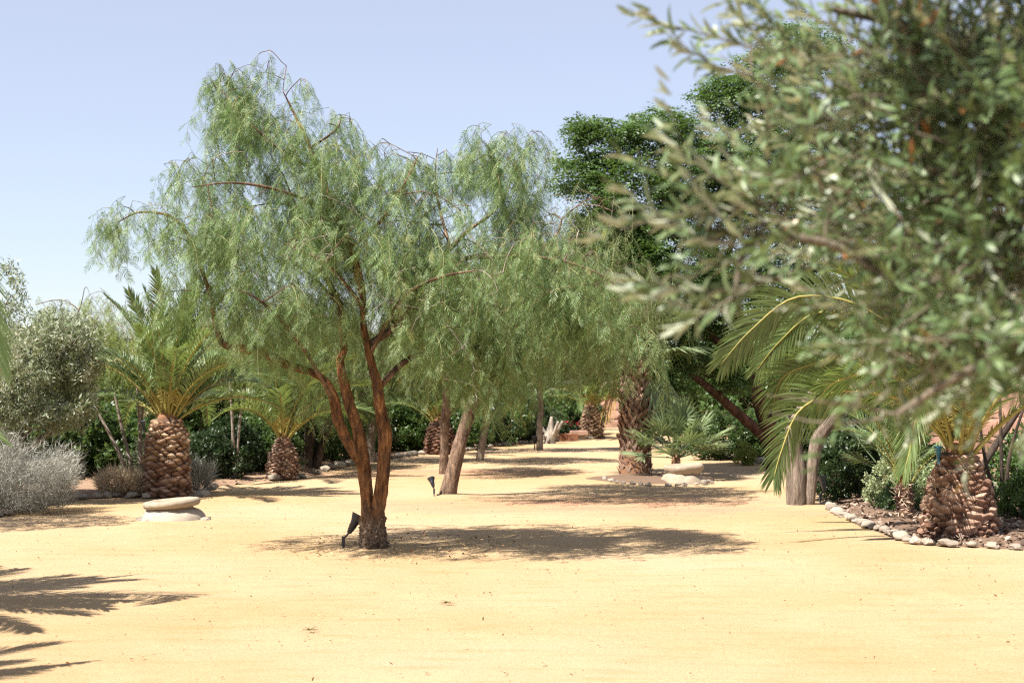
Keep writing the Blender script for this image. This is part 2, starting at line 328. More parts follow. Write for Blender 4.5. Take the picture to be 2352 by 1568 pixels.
# ------------------------------------------------------------------ the ground, the beds
MOUNDS = [(float(p[0]), float(p[1]), r, h) for p, r, h in ((gnd(858, 1264), .42, .055), (gnd(1027, 1140), .4, .05), (gnd(1020, 1093), .35, .04), (gnd(1103, 1063), .35, .04), (gnd(1240, 1036), .35, .04), (gnd(1845, 1164), .5, .05), (gnd(398, 1196), .6, .03))]
def ground_h(x, y):
    return flat_h(x, y) + sum(h*math.exp(-((x-a)**2+(y-b)**2)/(r*r)) for a, b, r, h in MOUNDS if abs(x-a) < 2 and abs(y-b) < 2)
def flat_h(x, y):
    q = Vector((x*0.35, y*0.35, 3.1)); r = Vector((x*1.5, y*1.5, 9.0))
    k = max(0.0, min(1.0, (60 - math.hypot(x, y))/30))
    return k*(0.022*noise.noise(q) + 0.010*noise.noise(r))
def build_ground():
    xs = np.concatenate([[-3000, -800, -250, -90, -45, -28], np.arange(-20, -8, 0.25), np.arange(-8, 8, 0.13), np.arange(8, 20.01, 0.25), [28, 45, 90, 250, 800, 3000]])
    ys = np.concatenate([[-3000, -300, -60, -15, -3], np.arange(1, 26, 0.13), np.arange(26, 46.01, 0.25), [52, 60, 75, 110, 200, 500, 1200, 4000]])
    X, Y = np.meshgrid(xs, ys); Z = np.array([[ground_h(x, y) for x, y in zip(r, s)] for r, s in zip(X, Y)])
    V = np.stack([X, Y, Z], -1).reshape(-1, 3); nx = len(xs)
    i = np.arange(len(ys)-1)[:, None]*nx; j = np.arange(nx-1)[None]
    F = np.stack([i+j, i+j+1, i+j+1+nx, i+j+nx], -1).reshape(-1, 4)
    b = MB(); b.add(V, F, smooth=True); struct('ground', b.mesh('ground', M_SAND))
build_ground()
def poly_in(px, py, P):
    c = np.zeros(px.shape, bool); j = len(P)-1
    for i in range(len(P)):
        xi, yi = P[i]; xj, yj = P[j]
        with np.errstate(divide='ignore', invalid='ignore'):
            hit = ((yi > py) != (yj > py)) & (px < (xj-xi)*(py-yi)/(yj-yi+1e-12)+xi)
        c ^= hit; j = i
    return c
def edge_dist(px, py, P):
    d = np.full(px.shape, 1e9)
    for i in range(len(P)):
        a = np.array(P[i]); b = np.array(P[(i+1) % len(P)]); ab = b-a
        t = np.clip(((px-a[0])*ab[0]+(py-a[1])*ab[1])/max(1e-9, ab@ab), 0, 1)
        d = np.minimum(d, np.hypot(px-a[0]-t*ab[0], py-a[1]-t*ab[1]))
    return d
def bed(name, P, m, step=0.12, height=0.06, seed=1.0):
    P = [tuple(p) for p in P]; A = np.array(P)
    xs = np.arange(A[:, 0].min()-0.3, A[:, 0].max()+0.3, step); ys = np.arange(A[:, 1].min()-0.3, A[:, 1].max()+0.3, step)
    X, Y = np.meshgrid(xs, ys)
    jx = np.array([[noise.noise(Vector((x*1.3, y*1.3, seed))) for x, y in zip(r, s)] for r, s in zip(X, Y)])
    ins = poly_in(X, Y, P); D = edge_dist(X, Y, P)*np.where(ins, 1, -1) + 0.10*jx
    Z = np.clip(D/0.35, -0.4, 1)*height + 0.03*jx*(D > 0.05)
    G = np.array([[ground_h(x, y) for x, y in zip(r, s)] for r, s in zip(X, Y)])
    V = np.stack([X, Y, Z+G+0.004], -1).reshape(-1, 3); nx = len(xs)
    keep = (D > -0.14); i, j = np.meshgrid(np.arange(len(ys)-1), np.arange(nx-1), indexing='ij')
    k = keep[:-1, :-1] & keep[1:, :-1] & keep[:-1, 1:] & keep[1:, 1:]
    i = i[k]*nx; j = j[k]
    F = np.stack([i+j, i+j+1, i+j+1+nx, i+j+nx], -1)
    used, inv = np.unique(F, return_inverse=True)
    b = MB(); b.add(V[used], inv.reshape(F.shape), smooth=True)
    return struct(name, b.mesh(name, m))
def G2(x, y): p = gnd(x, y); return (p[0], p[1])
R_EDGE = [G2(1893, 1160), G2(1930, 1185), G2(1985, 1207), G2(2045, 1228), G2(2095, 1248), G2(2150, 1254), G2(2250, 1258), G2(2350, 1263), G2(2440, 1262)]
bed('planting_bed', R_EDGE + [(9.0, 14.2), (11.0, 18), (10.5, 24.0), (8.2, 25.0), (5.4, 22.0)], M_MULCH, 0.12, 0.06, 1.0)
L_EDGE = [G2(-260, 1235), G2(-60, 1200), G2(60, 1172), G2(160, 1150), G2(260, 1141), G2(350, 1146), G2(460, 1141), G2(500, 1117), G2(600, 1105), G2(690, 1100), G2(760, 1078), G2(850, 1058), G2(960, 1046), G2(1060, 1037), G2(1180, 1020), G2(1300, 1012), G2(1390, 1006)]
bed('planting_bed', L_EDGE + [(3.2, 52), (-4, 52), (-16, 40), (-20, 26), (-12, 15)], M_DRYSOIL, 0.2, 0.05, 2.0)
c0 = gnd(1500, 1102)
bed('planting_bed', [(c0[0] + 1.05*math.cos(a)*(1+0.1*math.sin(3*a)), c0[1]+0.2 + 1.25*math.sin(a)) for a in np.linspace(0, 2*math.pi, 17)[:-1]], M_MULCH, 0.1, 0.05, 3.0)
bed('planting_bed', [G2(1640, 1052), G2(1700, 1056), G2(1760, 1066), G2(1850, 1072), (10, 33), (12, 42), (5.5, 42)], M_MULCH, 0.2, 0.05, 4.0)

def chips(name, P, n, m, size, seed, parent_kind='stuff', z0=0.05):
    rng = np.random.default_rng(seed); A = np.array(P)
    x = rng.uniform(A[:, 0].min(), A[:, 0].max(), n*3); y = rng.uniform(A[:, 1].min(), A[:, 1].max(), n*3)
    k = poly_in(x, y, [tuple(p) for p in P]); x = x[k][:n]; y = y[k][:n]; n = len(x)
    d = np.clip(edge_dist(x, y, P)/0.35, 0, 1)
    pos = np.stack([x, y, np.full(n, 0.012)+d*z0 + rng.uniform(0, 0.02, n)], -1)
    f = rand_unit(n, rng); f[:, 2] *= 0.35; u = rand_unit(n, rng)*0.7 + np.array((0, 0, 1.0))
    TV = [(-0.25, 0, 0), (0.3, 0.1, 0), (0.2, 1, 0.12), (-0.3, 0.9, 0.05)]
    V, F = stamp(TV, [np.array([[0, 1, 2, 3]])], pos, frame_mats(f, u), rng.uniform(0.5, 1.3, n)*size)
    b = MB(); b.add(V, F, 0, np.repeat(rng.random(n), 4)); return struct(name, b.mesh(name, m), 'stuff', None)
def chip_mat(name, stops):
    m, nt, b = mat(name); a = nt.nodes.new('ShaderNodeAttribute'); a.attribute_name = 'tint'
    nt.links.new(ramp(nt, a.outputs['Fac'], stops), b.inputs['Base Color']); b.inputs['Roughness'].default_value = 0.9; b.inputs['Specular IOR Level'].default_value = 0.15; return m
M_CHIPS = chip_mat('mulch_chips', [(0, (0.06, 0.037, 0.026)), (0.4, (0.17, 0.115, 0.085)), (0.8, (0.32, 0.23, 0.18)), (1, (0.46, 0.37, 0.30))])
R_POLY = R_EDGE + [(9.0, 14.2), (9.5, 18), (8.5, 22.0), (5.4, 22.0)]
o = chips('mulch', R_POLY, 9000, M_CHIPS, 0.055, 11); tag(o, 'brown bark mulch covering the stone edged bed around the fat palm trunk', 'mulch')
M_LITTER = chip_mat('dry_leaf_bits', [(0, (0.10, 0.055, 0.03)), (0.5, (0.27, 0.16, 0.08)), (1, (0.40, 0.30, 0.16))])
o = chips('leaf_litter', [(-6, 7.0), (6, 7.0), (7, 20), (-7, 20)], 1700, M_LITTER, 0.020, 12, z0=0.0); tag(o, 'tiny dry leaf bits and twigs scattered over the yellow sand', 'leaf litter')
o = chips('leaf_litter', L_EDGE[4:] + [(3.2, 50), (-4, 50), (-10, 26)], 5000, M_LITTER, 0.06, 13); tag(o, 'brown leaf litter lying on the soil under the back hedge', 'leaf litter')

pt = gnd(858, 1264); ring = [(pt[0]+math.cos(q)*1.3+.25, pt[1]+math.sin(q)*1.2+.2) for q in np.linspace(0, 6.28, 13)[:-1]]
o = chips('leaf_litter', ring, 420, M_LITTER, 0.028, 14, z0=0.03); tag(o, 'dry leaf bits gathered round the foot of the forked orange trunk', 'leaf litter')
# ------------------------------------------------------------------ stones
def stone_mesh(seed):
    import bmesh
    bm = bmesh.new(); bmesh.ops.create_icosphere(bm, subdivisions=2, radius=1.0)
    for v in bm.verts:
        n = noise.noise(v.co*0.9 + Vector((seed*3.1, 0, 0)))*0.42 + noise.noise(v.co*2.2 + Vector((0, seed*2.3, 0)))*0.22 + noise.cell(v.co*1.9 + Vector((seed*1.3, 0, 0)))*0.16
        v.co *= 1 + n; v.co.z = max(v.co.z, -0.45)*0.72
    for f in bm.faces: f.smooth = (seed % 3 == 0)
    me = bpy.data.meshes.new('stone'); bm.to_mesh(me); bm.free(); me.materials.append(M_STONE); return me
STONES = [stone_mesh(s) for s in range(6)]
def edging(label, pts, spacing, size, seed, skip=0.0):
    rng = random.Random(seed); P = [np.array((p[0], p[1])) for p in pts]
    root = thing('stone_edging', label, 'stone edging', (P[0][0], P[0][1], 0))
    for a, b in zip(P[:-1], P[1:]):
        L = np.linalg.norm(b-a); n = max(1, int(L/spacing))
        for i in range(n):
            if rng.random() < skip: continue
            p = a + (b-a)*((i+rng.uniform(0.3, 0.7))/n); s = size*rng.uniform(0.65, 1.25)
            link('stone', STONES[rng.randrange(6)], root, (p[0]-P[0][0]+rng.uniform(-.03, .03), p[1]-P[0][1]+rng.uniform(-.03, .03), 0.02+s*0.2),
                 (rng.uniform(-.2, .2), rng.uniform(-.2, .2), rng.uniform(0, 6.3)), (s*rng.uniform(0.9, 1.35), s, s*rng.uniform(0.75, 1.1)))
edging('pale rounded stones edging the mulch bed of the fat palm trunk', R_EDGE, 0.145, 0.066, 3)
edging('pale stones edging the dry bed below the silver bush and the tall date palm', L_EDGE[:8], 0.2, 0.07, 4, 0.15)
edging('small stones along the shaded back hedge behind the orange trunk', L_EDGE[8:], 0.4, 0.10, 5, 0.35)
edging('grey stones in a curve behind the potted fan palm', [G2(1640, 1052), G2(1700, 1056), G2(1760, 1066), G2(1850, 1072)], 0.26, 0.11, 6)
edging('dark stones ringing the small bed of the reddish fan palm trunk', [G2(1385, 1100), G2(1410, 1110), G2(1460, 1115), G2(1520, 1118), G2(1590, 1116), G2(1640, 1108)], 0.16, 0.05, 7, 0.2)

# ------------------------------------------------------------------ tree skeletons
class Skel:
    def __init__(s): s.P = np.zeros((60000, 3)); s.R = np.zeros(60000); s.n = 0
    def add(s, P, R):
        k = len(P); s.P[s.n:s.n+k] = P; s.R[s.n:s.n+k] = R; s.n += k
    def near(s, a, up_pen=0.5):
        d = s.P[:s.n] - a; q = np.linalg.norm(d, axis=1) + up_pen*np.maximum(0, d[:, 2]); i = int(np.argmin(q)); return s.P[i], s.R[i]
    def grow(s, mb, a, seg=4, mat_=0, rmin=0.0025, k=0.011, arch=0.35, rng=random, n=None, rmax=0.05):
        p, r = s.near(a); L = np.linalg.norm(a-p)
        if L < 0.02: return p
        h = a - p; up = np.array((0, 0, 1.0)); w = rand_unit(1)[0]*L*0.14
        p1 = p + h*0.35 + up*L*arch*0.55 + w; p2 = p + h*0.72 + up*L*arch*0.5 - w*0.6
        m = n or max(4, min(12, int(L/0.09)+3)); t = np.linspace(0, 1, m)[:, None]
        C = (1-t)**3*p + 3*(1-t)**2*t*p1 + 3*(1-t)*t*t*p2 + t**3*a
        r0 = min(r*0.75, rmin + k*L, rmax); R = np.linspace(max(r0, rmin), rmin, m)
        V, F = tube(C, R, seg, cap=False); mb.add(V, F, mat_, smooth=True); s.add(C[1:], R[1:]); return p
def ell_points(E, n, rng, lo=0.35):
    """E: rows (cx,cy,cz,rx,ry,rz,weight)"""
    E = np.asarray(E, float); w = E[:, 3]*E[:, 4]*E[:, 5]; w = w**0.68*E[:, 6]; w /= w.sum()
    idx = rng.choice(len(E), n, p=w); d = rand_unit(n, rng); r = (lo**3 + (1-lo**3)*rng.random(n))**(1/3)
    return E[idx, :3] + d*r[:, None]*E[idx, 3:6]
def px_ell(rows, Y):
    """crown lobes given where they stand in the photograph and how deep they are"""
    out = []
    for (x, y, rx, ry, dy, ryd, *w) in rows:
        c = at(x, y, Y+dy); k = 1/ppm(Y+dy); out.append((c[0], c[1], c[2], rx*k, ryd, ry*k, w[0] if w else 1.0))
    return np.array(out)

# ------------------------------------------------------------------ weeping sprays of feather leaves
LEAFLET = np.array([(0, 0, 0), (-0.5, 0.45, 0.02), (0, 1, 0), (0.5, 0.45, 0.02)]); LF = np.array([[0, 1, 2, 3]])
def feather_leaf(rng, L, pairs, ll, lw, up):
    """a drooping compound leaf along +Y bending towards -up; returns vertex block and tints"""
    s = np.linspace(0.12, 1, pairs); bend = rng.uniform(0.1, 0.5)
    P = np.stack([np.zeros(pairs), s*L*(1-0.12*bend*s), -bend*0.35*L*s*s], -1)
    T = np.stack([np.zeros(pairs), np.ones(pairs), -bend*0.7*s], -1)
    prof = np.where(s < 0.3, 0.6+s*1.3, 1.0 - 0.55*np.maximum(0, s-0.6)/0.4)
    pos, fw = [], []
    for sd in (-1, 1):
        a = rng.uniform(0.75, 1.05, pairs)
        f = np.stack([sd*np.sin(a), np.cos(a), rng.uniform(-0.35, 0.1, pairs)], -1); pos.append(P); fw.append(f)
    pos = np.concatenate(pos); fw = np.concatenate(fw); n = len(pos)
    upv = np.tile(np.array((0, 0, 1.0)), (n, 1)) + rng.normal(0, 0.35, (n, 3))
    R = frame_mats(fw, upv); sc = np.concatenate([prof, prof])*ll*rng.uniform(0.85, 1.1, n)
    TV = LEAFLET*np.array((lw/ll, 1, 1)); V, F = stamp(TV, [LF], pos, R, sc)
    rv = np.array([(-0.0016, 0, 0), (0.0016, 0, 0), (0.001, *P[-1][1:]), (-0.001, *P[-1][1:])])
    return V, F[0], rv
def spray_template(seed, L=0.55, nleaf=11, leafL=0.20, pairs=11, ll=0.056, lw=0.0068):
    rng = np.random.default_rng(seed); v = []; f = []; tw = []; nb = 0; rv = []; tint = []
    t = np.linspace(0, 1, 7); out = rng.uniform(0.10, 0.24)
    C = np.stack([out*(1-np.exp(-3*t)), rng.normal(0, 0.02)*t, -L*(t**1.35)], -1)
    for i in range(nleaf):
        q = (i+0.6)/nleaf; p = np.array([np.interp(q, t, C[:, k]) for k in range(3)])
        az = i*2.4 + rng.uniform(-0.5, 0.5); dn = rng.uniform(0.75, 1.5)
        fwd = nrm((math.cos(az), math.sin(az), -dn)); up = nrm(np.array((math.cos(az), math.sin(az), 0.4)) + rng.normal(0, 0.3, 3))
        R = frame_mats(fwd[None], up[None])[0]; k = rng.uniform(0.75, 1.15)*(0.8 if q > 0.9 else 1)
        V, F, r_ = feather_leaf(rng, leafL, pairs, ll, lw, up)
        v.append((V@R.T)*k + p); f.append(F+nb); nb += len(V); tint.append(np.full(len(V), np.clip(rng.normal(0.45, 0.27), 0, 0.9)))
        rv.append((r_@R.T)*k + p)
    nR = len(rv); V = np.concatenate(v); F = np.concatenate(f); RV = np.concatenate(rv); RF = np.arange(nR*4).reshape(-1, 4)
    TVv, TF = tube(C, np.linspace(0.003, 0.001, 7), 3, cap=False)
    return dict(V=V, F=F, t=np.concatenate(tint), W=np.concatenate([RV, TVv]), WF=np.concatenate([RF, TF[0]+len(RV)]))
SPRAYS = [spray_template(100+i, L=0.30+0.055*i, nleaf=7+i % 4) for i in range(8)]
SPRAYS_BG = [spray_template(200+i, L=0.5+0.08*i, nleaf=9, leafL=0.22, pairs=7, ll=0.06, lw=0.013) for i in range(4)]
def add_sprays(mb, anchors, rng, templ, scale=(0.8, 1.2), mats=(0, 1), tint_shift=None, tilt_=0.12):
    n = len(anchors); which = rng.integers(0, len(templ), n); az = rng.uniform(0, 2*math.pi, n)
    for k, T in enumerate(templ):
        s = np.where(which == k)[0]
        if not len(s): continue
        R = rz_mats(az[s]); tilt = rng.normal(0, tilt_, (len(s), 2)); R = R.copy()
        R[:, 2, 0] += tilt[:, 0]; R[:, 2, 1] += tilt[:, 1]
        sc = rng.uniform(*scale, len(s))
        V, F = stamp(T['V'], [T['F']], anchors[s], R, sc)
        sh = rng.normal(0, 0.13, len(s)) if tint_shift is None else tint_shift[s]
        t = np.clip(np.repeat(sh, len(T['V'])) + np.tile(T['t'], len(s)), 0, 1)
        mb.add(V, F, mats[0], t)
        V, F = stamp(T['W'], [T['WF']], anchors[s], R, sc); mb.add(V, F, mats[1])

# ------------------------------------------------------------------ the big pepper tree
def big_pepper():
    Y = 13.7; rng = np.random.default_rng(21); base = gnd(858, 1266); Y = base[1]
    root = thing('pepper_tree', 'big weeping pepper tree with forked orange trunk and feathery pale green leaves', 'tree', base)
    sk = Skel()
    def px(rows): return np.array([at(x, y, Y+dy) - base for x, y, dy in rows])
    def stem(name, rows, radii, n, seg=38, mats=B_GNARL, amp=0.012, parent=root, gn=False):
        P = smooth_path(px(rows), n); R = np.interp(np.linspace(0, 1, n), np.linspace(0, 1, len(radii)), np.array(radii)/ppm(Y))
        sk.add(P, R); V, F = tube(P, R, seg)
        rr = np.repeat(R, seg); a = np.tile(np.arange(seg), n)*2*math.pi/seg; h = np.repeat(np.cumsum(np.r_[0, np.linalg.norm(np.diff(P, axis=0), axis=1)]), seg)
        cen = np.repeat(P, seg, axis=0); out = (V-cen)/np.maximum(1e-6, rr)[:, None]; d = np.zeros(len(V))
        for i in range(len(V)):
            q = Vector((math.cos(a[i])*2.6, math.sin(a[i])*2.6, h[i]*2.2 + 7*len(rows)))
            q2 = Vector((math.cos(a[i])*6, math.sin(a[i])*6, h[i]*7)); d[i] = 0.17*noise.noise(q) + 0.10*noise.noise(q2) + 0.13*noise.noise(Vector((math.cos(a[i])*11, math.sin(a[i])*11, h[i]*9)))
            if gn:
                q3 = Vector((math.cos(a[i])*4, math.sin(a[i])*4, h[i]*22)); d[i] += 0.30*abs(noise.noise(q3)) + 0.20*noise.noise(q3*2.3)
        V = cen + out*(rr*(1+d))[:, None]
        b = MB(); b.add(V, F, smooth=True); return link(name, b.mesh(name, mats), parent)
    def zz(rows, d0, d1):
        n = len(rows); return [((600+x/2.412)*.9408, (750+y/2.412)*.9408, d0+(d1-d0)*k/(n-1)) for k, (x, y, w) in enumerate(rows)], [w*.375 for x, y, w in rows]
    R1 = [(775, 1330, 30), (775, 1230, 38), (785, 1150, 42), (806, 1000, 39), (815, 850, 40), (819, 735, 42), (797, 640, 36), (786, 560, 34), (772, 450, 29), (746, 350, 23), (714, 220, 20)]
    R2 = [(720, 1330, 28), (715, 1230, 36), (716, 1150, 38), (702, 1000, 40), (690, 900, 38), (676, 800, 37), (655, 700, 33), (620, 600, 32), (592, 500, 31), (569, 400, 29), (557, 310, 23), (578, 235, 22)]
    R3 = [(690, 960, 20), (664, 900, 27), (622, 830, 28), (580, 750, 30), (541, 650, 31), (525, 560, 31), (494, 480, 28), (462, 428, 22)]
    TR = [(758, 1478, 98), (757, 1432, 88), (752, 1380, 76), (748, 1310, 70), (748, 1240, 66), (750, 1180, 52)]
    p, w = zz(TR, 0, 0); tr = stem('trunk', p, w, 120, 80, B_GNARL, gn=True)
    p, w = zz(R1, 0, -.12); stem('stem', p + [(835, 740, -0.15), (830, 660, -0.2), (805, 570, -0.2), (770, 490, -0.1), (735, 400, 0), (712, 340, 0), (680, 270, 0.05), (650, 210, 0.1)], w + [7.5, 8.5, 9, 8, 7.5, 5, 3, 1.2], 200)
    p, w = zz(R2, -.03, .1); stem('stem', p + [(780, 700, 0.2), (730, 600, 0.3), (690, 500, 0.4), (650, 400, 0.5)], w + [7, 5, 3.5, 1.5], 150)
    p, w = zz(R3, -.06, -.25); stem('stem', p + [(715, 855, -0.3), (660, 838, -0.35), (610, 813, -0.4), (560, 800, -0.4), (514, 790, -0.4), (495, 745, -0.4), (486, 690, -0.4), (460, 610, -0.3), (425, 530, -0.2), (385, 495, -0.2), (320, 488, -0.2), (272, 510, -0.2)], w + [9, 9, 9.5, 9, 7, 5.5, 5, 4, 3.5, 3, 2, 1], 160)
    br = [
        ([(848, 790, -0.1), (895, 760, -0.05), (945, 710, 0), (985, 620, 0.1), (1035, 570, 0.15), (1075, 530, 0.2), (1130, 490, 0.2), (1165, 440, 0.2), (1180, 390, 0.2)], [10, 10, 9, 8, 7, 5, 3.5, 2.2, 1]),
        ([(985, 620, 0.1), (1060, 595, 0), (1130, 590, -0.1), (1230, 590, -0.3), (1330, 610, -0.4), (1410, 650, -0.4), (1440, 700, -0.4)], [7, 6.5, 6, 5, 3.5, 2.5, 1]),
        ([(870, 890, 0), (930, 830, 0.2), (1010, 790, 0.4), (1120, 760, 0.5), (1250, 740, 0.5), (1360, 740, 0.5)], [9, 8, 7, 5, 3.5, 1.2]),
        ([(1035, 570, 0.15), (1010, 480, 0.5), (1000, 400, 0.6), (1005, 340, 0.6)], [5, 4, 2.2, 1]),
        ([(805, 570, -0.2), (880, 500, -0.5), (930, 420, -0.6), (960, 360, -0.6)], [6, 5, 3, 1]),
        ([(712, 340, 0), (770, 300, -0.2), (785, 265, -0.2)], [4, 2.5, 1]),
        ([(735, 400, 0), (640, 340, -0.4), (570, 280, -0.5), (530, 235, -0.4)], [5, 3.5, 2, 1]),
        ([(770, 490, -0.1), (650, 440, -0.7), (540, 420, -0.9), (440, 430, -0.9)], [5, 4, 3, 1]),
        ([(842, 720, -0.15), (800, 660, -0.7), (740, 600, -1.1), (660, 560, -1.3)], [6, 5, 4, 1.5]),
        ([(852, 810, -0.1), (920, 690, -0.7), (1000, 640, -1.1), (1100, 620, -1.4)], [6, 5, 4, 1.5]),
        ([(780, 700, 0.2), (700, 620, 1.0), (600, 560, 1.5)], [6, 4, 1.5]),
        ([(895, 760, -0.05), (960, 640, 0.9), (1080, 560, 1.5)], [6, 4, 1.5]),
        ([(765, 918, -0.22), (690, 790, -0.7), (610, 700, -1.1), (540, 660, -1.2)], [6, 5, 3.5, 1.2])]
    for k, (rows, radii) in enumerate(br): stem('branch', rows, np.array(radii)*.85, 34, 9, B_BROWN)
    lobes = px_ell([(620, 135, 70, 55, 0.1, 0.4), (545, 190, 80, 50, 0, 0.5), (560, 260, 100, 60, 0, 0.7), (690, 215, 80, 50, 0, 0.7), (650, 330, 190, 85, 0, 1.1), (740, 400, 130, 80, 0, 1.3), (790, 300, 50, 50, 0, 0.6),
                    (480, 400, 100, 50, -0.3, 0.8, 0.8), (320, 465, 85, 38, -0.2, 0.6, 0.7), (380, 425, 70, 30, -0.2, 0.5, 0.7), (430, 510, 150, 70, -0.3, 0.9, 0.7), (260, 520, 35, 40, -0.2, 0.4, 0.6), (620, 540, 210, 120, 0, 1.7),
                    (1000, 290, 26, 40, 0.5, 0.2), (910, 365, 90, 70, -0.2, 0.8, 1.1), (1060, 375, 80, 65, 0.3, 0.8, 1.1), (1010, 480, 110, 70, -0.4, 0.9, 1.2), (1100, 470, 90, 60, -0.2, 0.8, 1.3), (980, 400, 60, 50, 0.1, 0.5, 1.0), (1190, 315, 60, 60, 0.2, 0.5), (1120, 330, 40, 50, 0.2, 0.4), (1180, 430, 80, 80, 0.2, 0.9),
                    (900, 530, 190, 110, 0, 1.7), (1110, 590, 200, 95, 0, 1.6), (1300, 590, 120, 62, -0.2, 1.1), (1370, 650, 70, 60, -0.3, 0.8), (1230, 700, 190, 75, 0.1, 1.2, 0.8), (1385, 740, 70, 55, 0.2, 0.6),
                    (680, 680, 180, 80, -0.2, 1.5), (1000, 730, 140, 60, -0.1, 1.2, 0.8), (1150, 800, 110, 45, 0.1, 0.8), (420, 640, 100, 50, -0.3, 0.6, 0.45), (330, 710, 60, 40, -0.3, 0.3, 0.35), (600, 740, 80, 40, -0.4, 0.6), (1490, 765, 22, 16, 0.1, 0.15, 1.3)], Y)
    lobes[:, :3] -= base
    tw = MB()
    inner = lobes.copy(); inner[:, 3:6] *= 0.78; bpts = ell_points(inner, 200, rng, 0.2)
    for a in bpts: sk.grow(tw, a, 5, 0, 0.004, 0.011, 0.12)
    anc = ell_points(lobes, 2400, rng, 0.35)
    anc = anc[np.array([noise.noise(Vector(a*1.7)) for a in anc]) > 0.03 - 0.12*(anc[:, 2] < 2.1) - 0.14*(anc[:, 2] < 3.1) + 0.05*(anc[:, 0] < -1.9)]
    # keep the forked stems clear where the photograph shows them
    anc = np.concatenate([anc, bpts])
    X = anc + base; u = 1176 + 3266*X[:, 0]/X[:, 1]; v = 784 - 3266*((X[:, 2]-1.6)/X[:, 1]-math.tan(PITCH))
    hidden = (np.abs(u-830) < 95) & (v > 745) | (v > 860)
    anc = anc[~hidden]
    order = np.argsort([np.min(np.linalg.norm(sk.P[:sk.n:4]-a, axis=1)) for a in anc])
    anc = anc[order]
    for a in anc: sk.grow(tw, a, 3, 0, 0.0022, 0.009, 0.16, n=5)
    # bare grey twigs poking out
    for (x, y, dy) in [(905, 700, -1.3), (960, 690, -1.4), (920, 640, -1.4), (1000, 700, -1.3), (1090, 850, -1.2), (1060, 800, -1.3), (1130, 640, -1.5), (1180, 560, -1.5), (1330, 530, -1.0), (1280, 560, -1.1), (700, 560, -1.6), (730, 590, -1.6), (760, 560, -1.5), (660, 600, -1.6), (560, 350, -0.8), (1400, 520, -0.6)]:
        a0 = at(x, y, Y+dy) - base; sk.grow(tw, a0, 5, 1, 0.004, 0.012, 0.2)
        for _ in range(5):
            sk.grow(tw, a0 + rng.normal(0, 0.16, 3), 4, 1, 0.0022, 0.012, 0.1, n=6)
    link('twigs', tw.mesh('twigs', [B_BROWN, B_TWIG]), root)
    front = np.argsort(anc[:, 1] + rng.uniform(0, 0.7, len(anc)))[:260]
    rest = np.setdiff1d(np.arange(len(anc)), front)
    shift = np.array([0.20*noise.noise(Vector(a*1.3)) for a in anc]) + rng.normal(0, 0.08, len(anc))
    shift[rng.random(len(anc)) < 0.04] += 0.4
    cr = MB(); hi = rest[anc[rest][:, 2] > 3.0]; lo_ = rest[anc[rest][:, 2] <= 3.0]
    add_sprays(cr, anc[hi], rng, SPRAYS[:4], (0.75, 1.1), (0, 1), shift[hi], 0.3); add_sprays(cr, anc[lo_], rng, SPRAYS, (0.8, 1.2), (0, 1), shift[lo_])
    thin = np.where(sk.R[:sk.n] < 0.0065)[0]; pk = sk.P[rng.choice(thin, 900, False)]
    add_sprays(cr, pk, rng, SPRAYS[:3], (0.5, 0.8), (0, 1), None, 0.45)
    # a second, shorter spray at most tips so that the curtains close
    low_ = rest[(anc[rest][:, 2] < 2.6) & (anc[rest][:, 0] > -1.6) & (rng.random(len(rest)) < 0.35)]
    add_sprays(cr, anc[low_] + rng.normal(0, 0.07, (len(low_), 3)), rng, SPRAYS[:4], (0.7, 1.0), (0, 1), shift[low_])
    link('crown', cr.mesh('crown', [L_PEPPER, L_PEPSHOOT]), root)
    sm = []
    for k in range(8):
        b = MB(); T = SPRAYS[k]; b.add(T['V'], T['F'], 0, T['t']); b.add(T['W'], T['WF'], 1); sm.append(b.mesh('leaf_spray', [L_PEPPER, L_PEPSHOOT]))
    for i in front:
        for q in (0, 1):
            if q and rng.random() < 0.85: continue
            link('leaf_spray', sm[rng.integers(0, 8)], root, anc[i], (rng.normal(0, 0.12), rng.normal(0, 0.12), rng.uniform(0, 6.28)), rng.uniform(0.8, 1.2))
big_pepper()

# ------------------------------------------------------------------ other trees: weeping peppers further back
def weeping_crown(name, seed, lobes, n, m=L_PEPBG, second=True):
    rng = np.random.default_rng(seed); sk = Skel(); tw = MB()
    t = np.linspace(0, 1, 20)[:, None]; sk.add(np.array((0, 0, 0.0)) + t*np.array((0, 0, 0.6)), np.full(20, 0.06))
    for e in lobes:
        c = np.array(e[:3]); sk.grow(tw, c, 6, 0, 0.012, 0.02, 0.1)
    for a in ell_points(lobes, 50, rng, 0.3): sk.grow(tw, a, 4, 0, 0.006, 0.012, 0.35)
    anc = ell_points(lobes, n, rng, 0.45)
    for a in anc: sk.grow(tw, a, 3, 0, 0.003, 0.009, 0.4, n=4)
    cr = MB(); shift = np.array([0.25*noise.noise(Vector(a*0.9)) for a in anc])
    add_sprays(cr, anc, rng, SPRAYS_BG, (0.8, 1.3), (0, 1), shift)
    if second: add_sprays(cr, anc+rng.normal(0, 0.1, anc.shape), rng, SPRAYS_BG, (0.8, 1.2), (0, 1), shift)
    return tw.mesh(name+'_branches', B_BROWN), cr.mesh(name, [m, L_PEPSHOOT])
LOB1 = np.array([(0, 0, 0.9, 1.3, 1.3, 0.55, 1), (0.9, 0.2, 0.6, 0.9, 0.9, 0.45, 1), (-0.9, -0.2, 0.6, 0.9, 0.9, 0.45, 1), (0.1, 0.9, 0.7, 0.9, 0.8, 0.45, 1), (0.0, -0.9, 0.7, 0.9, 0.8, 0.45, 1), (0.2, 0, 1.5, 0.8, 0.8, 0.4, 1)])
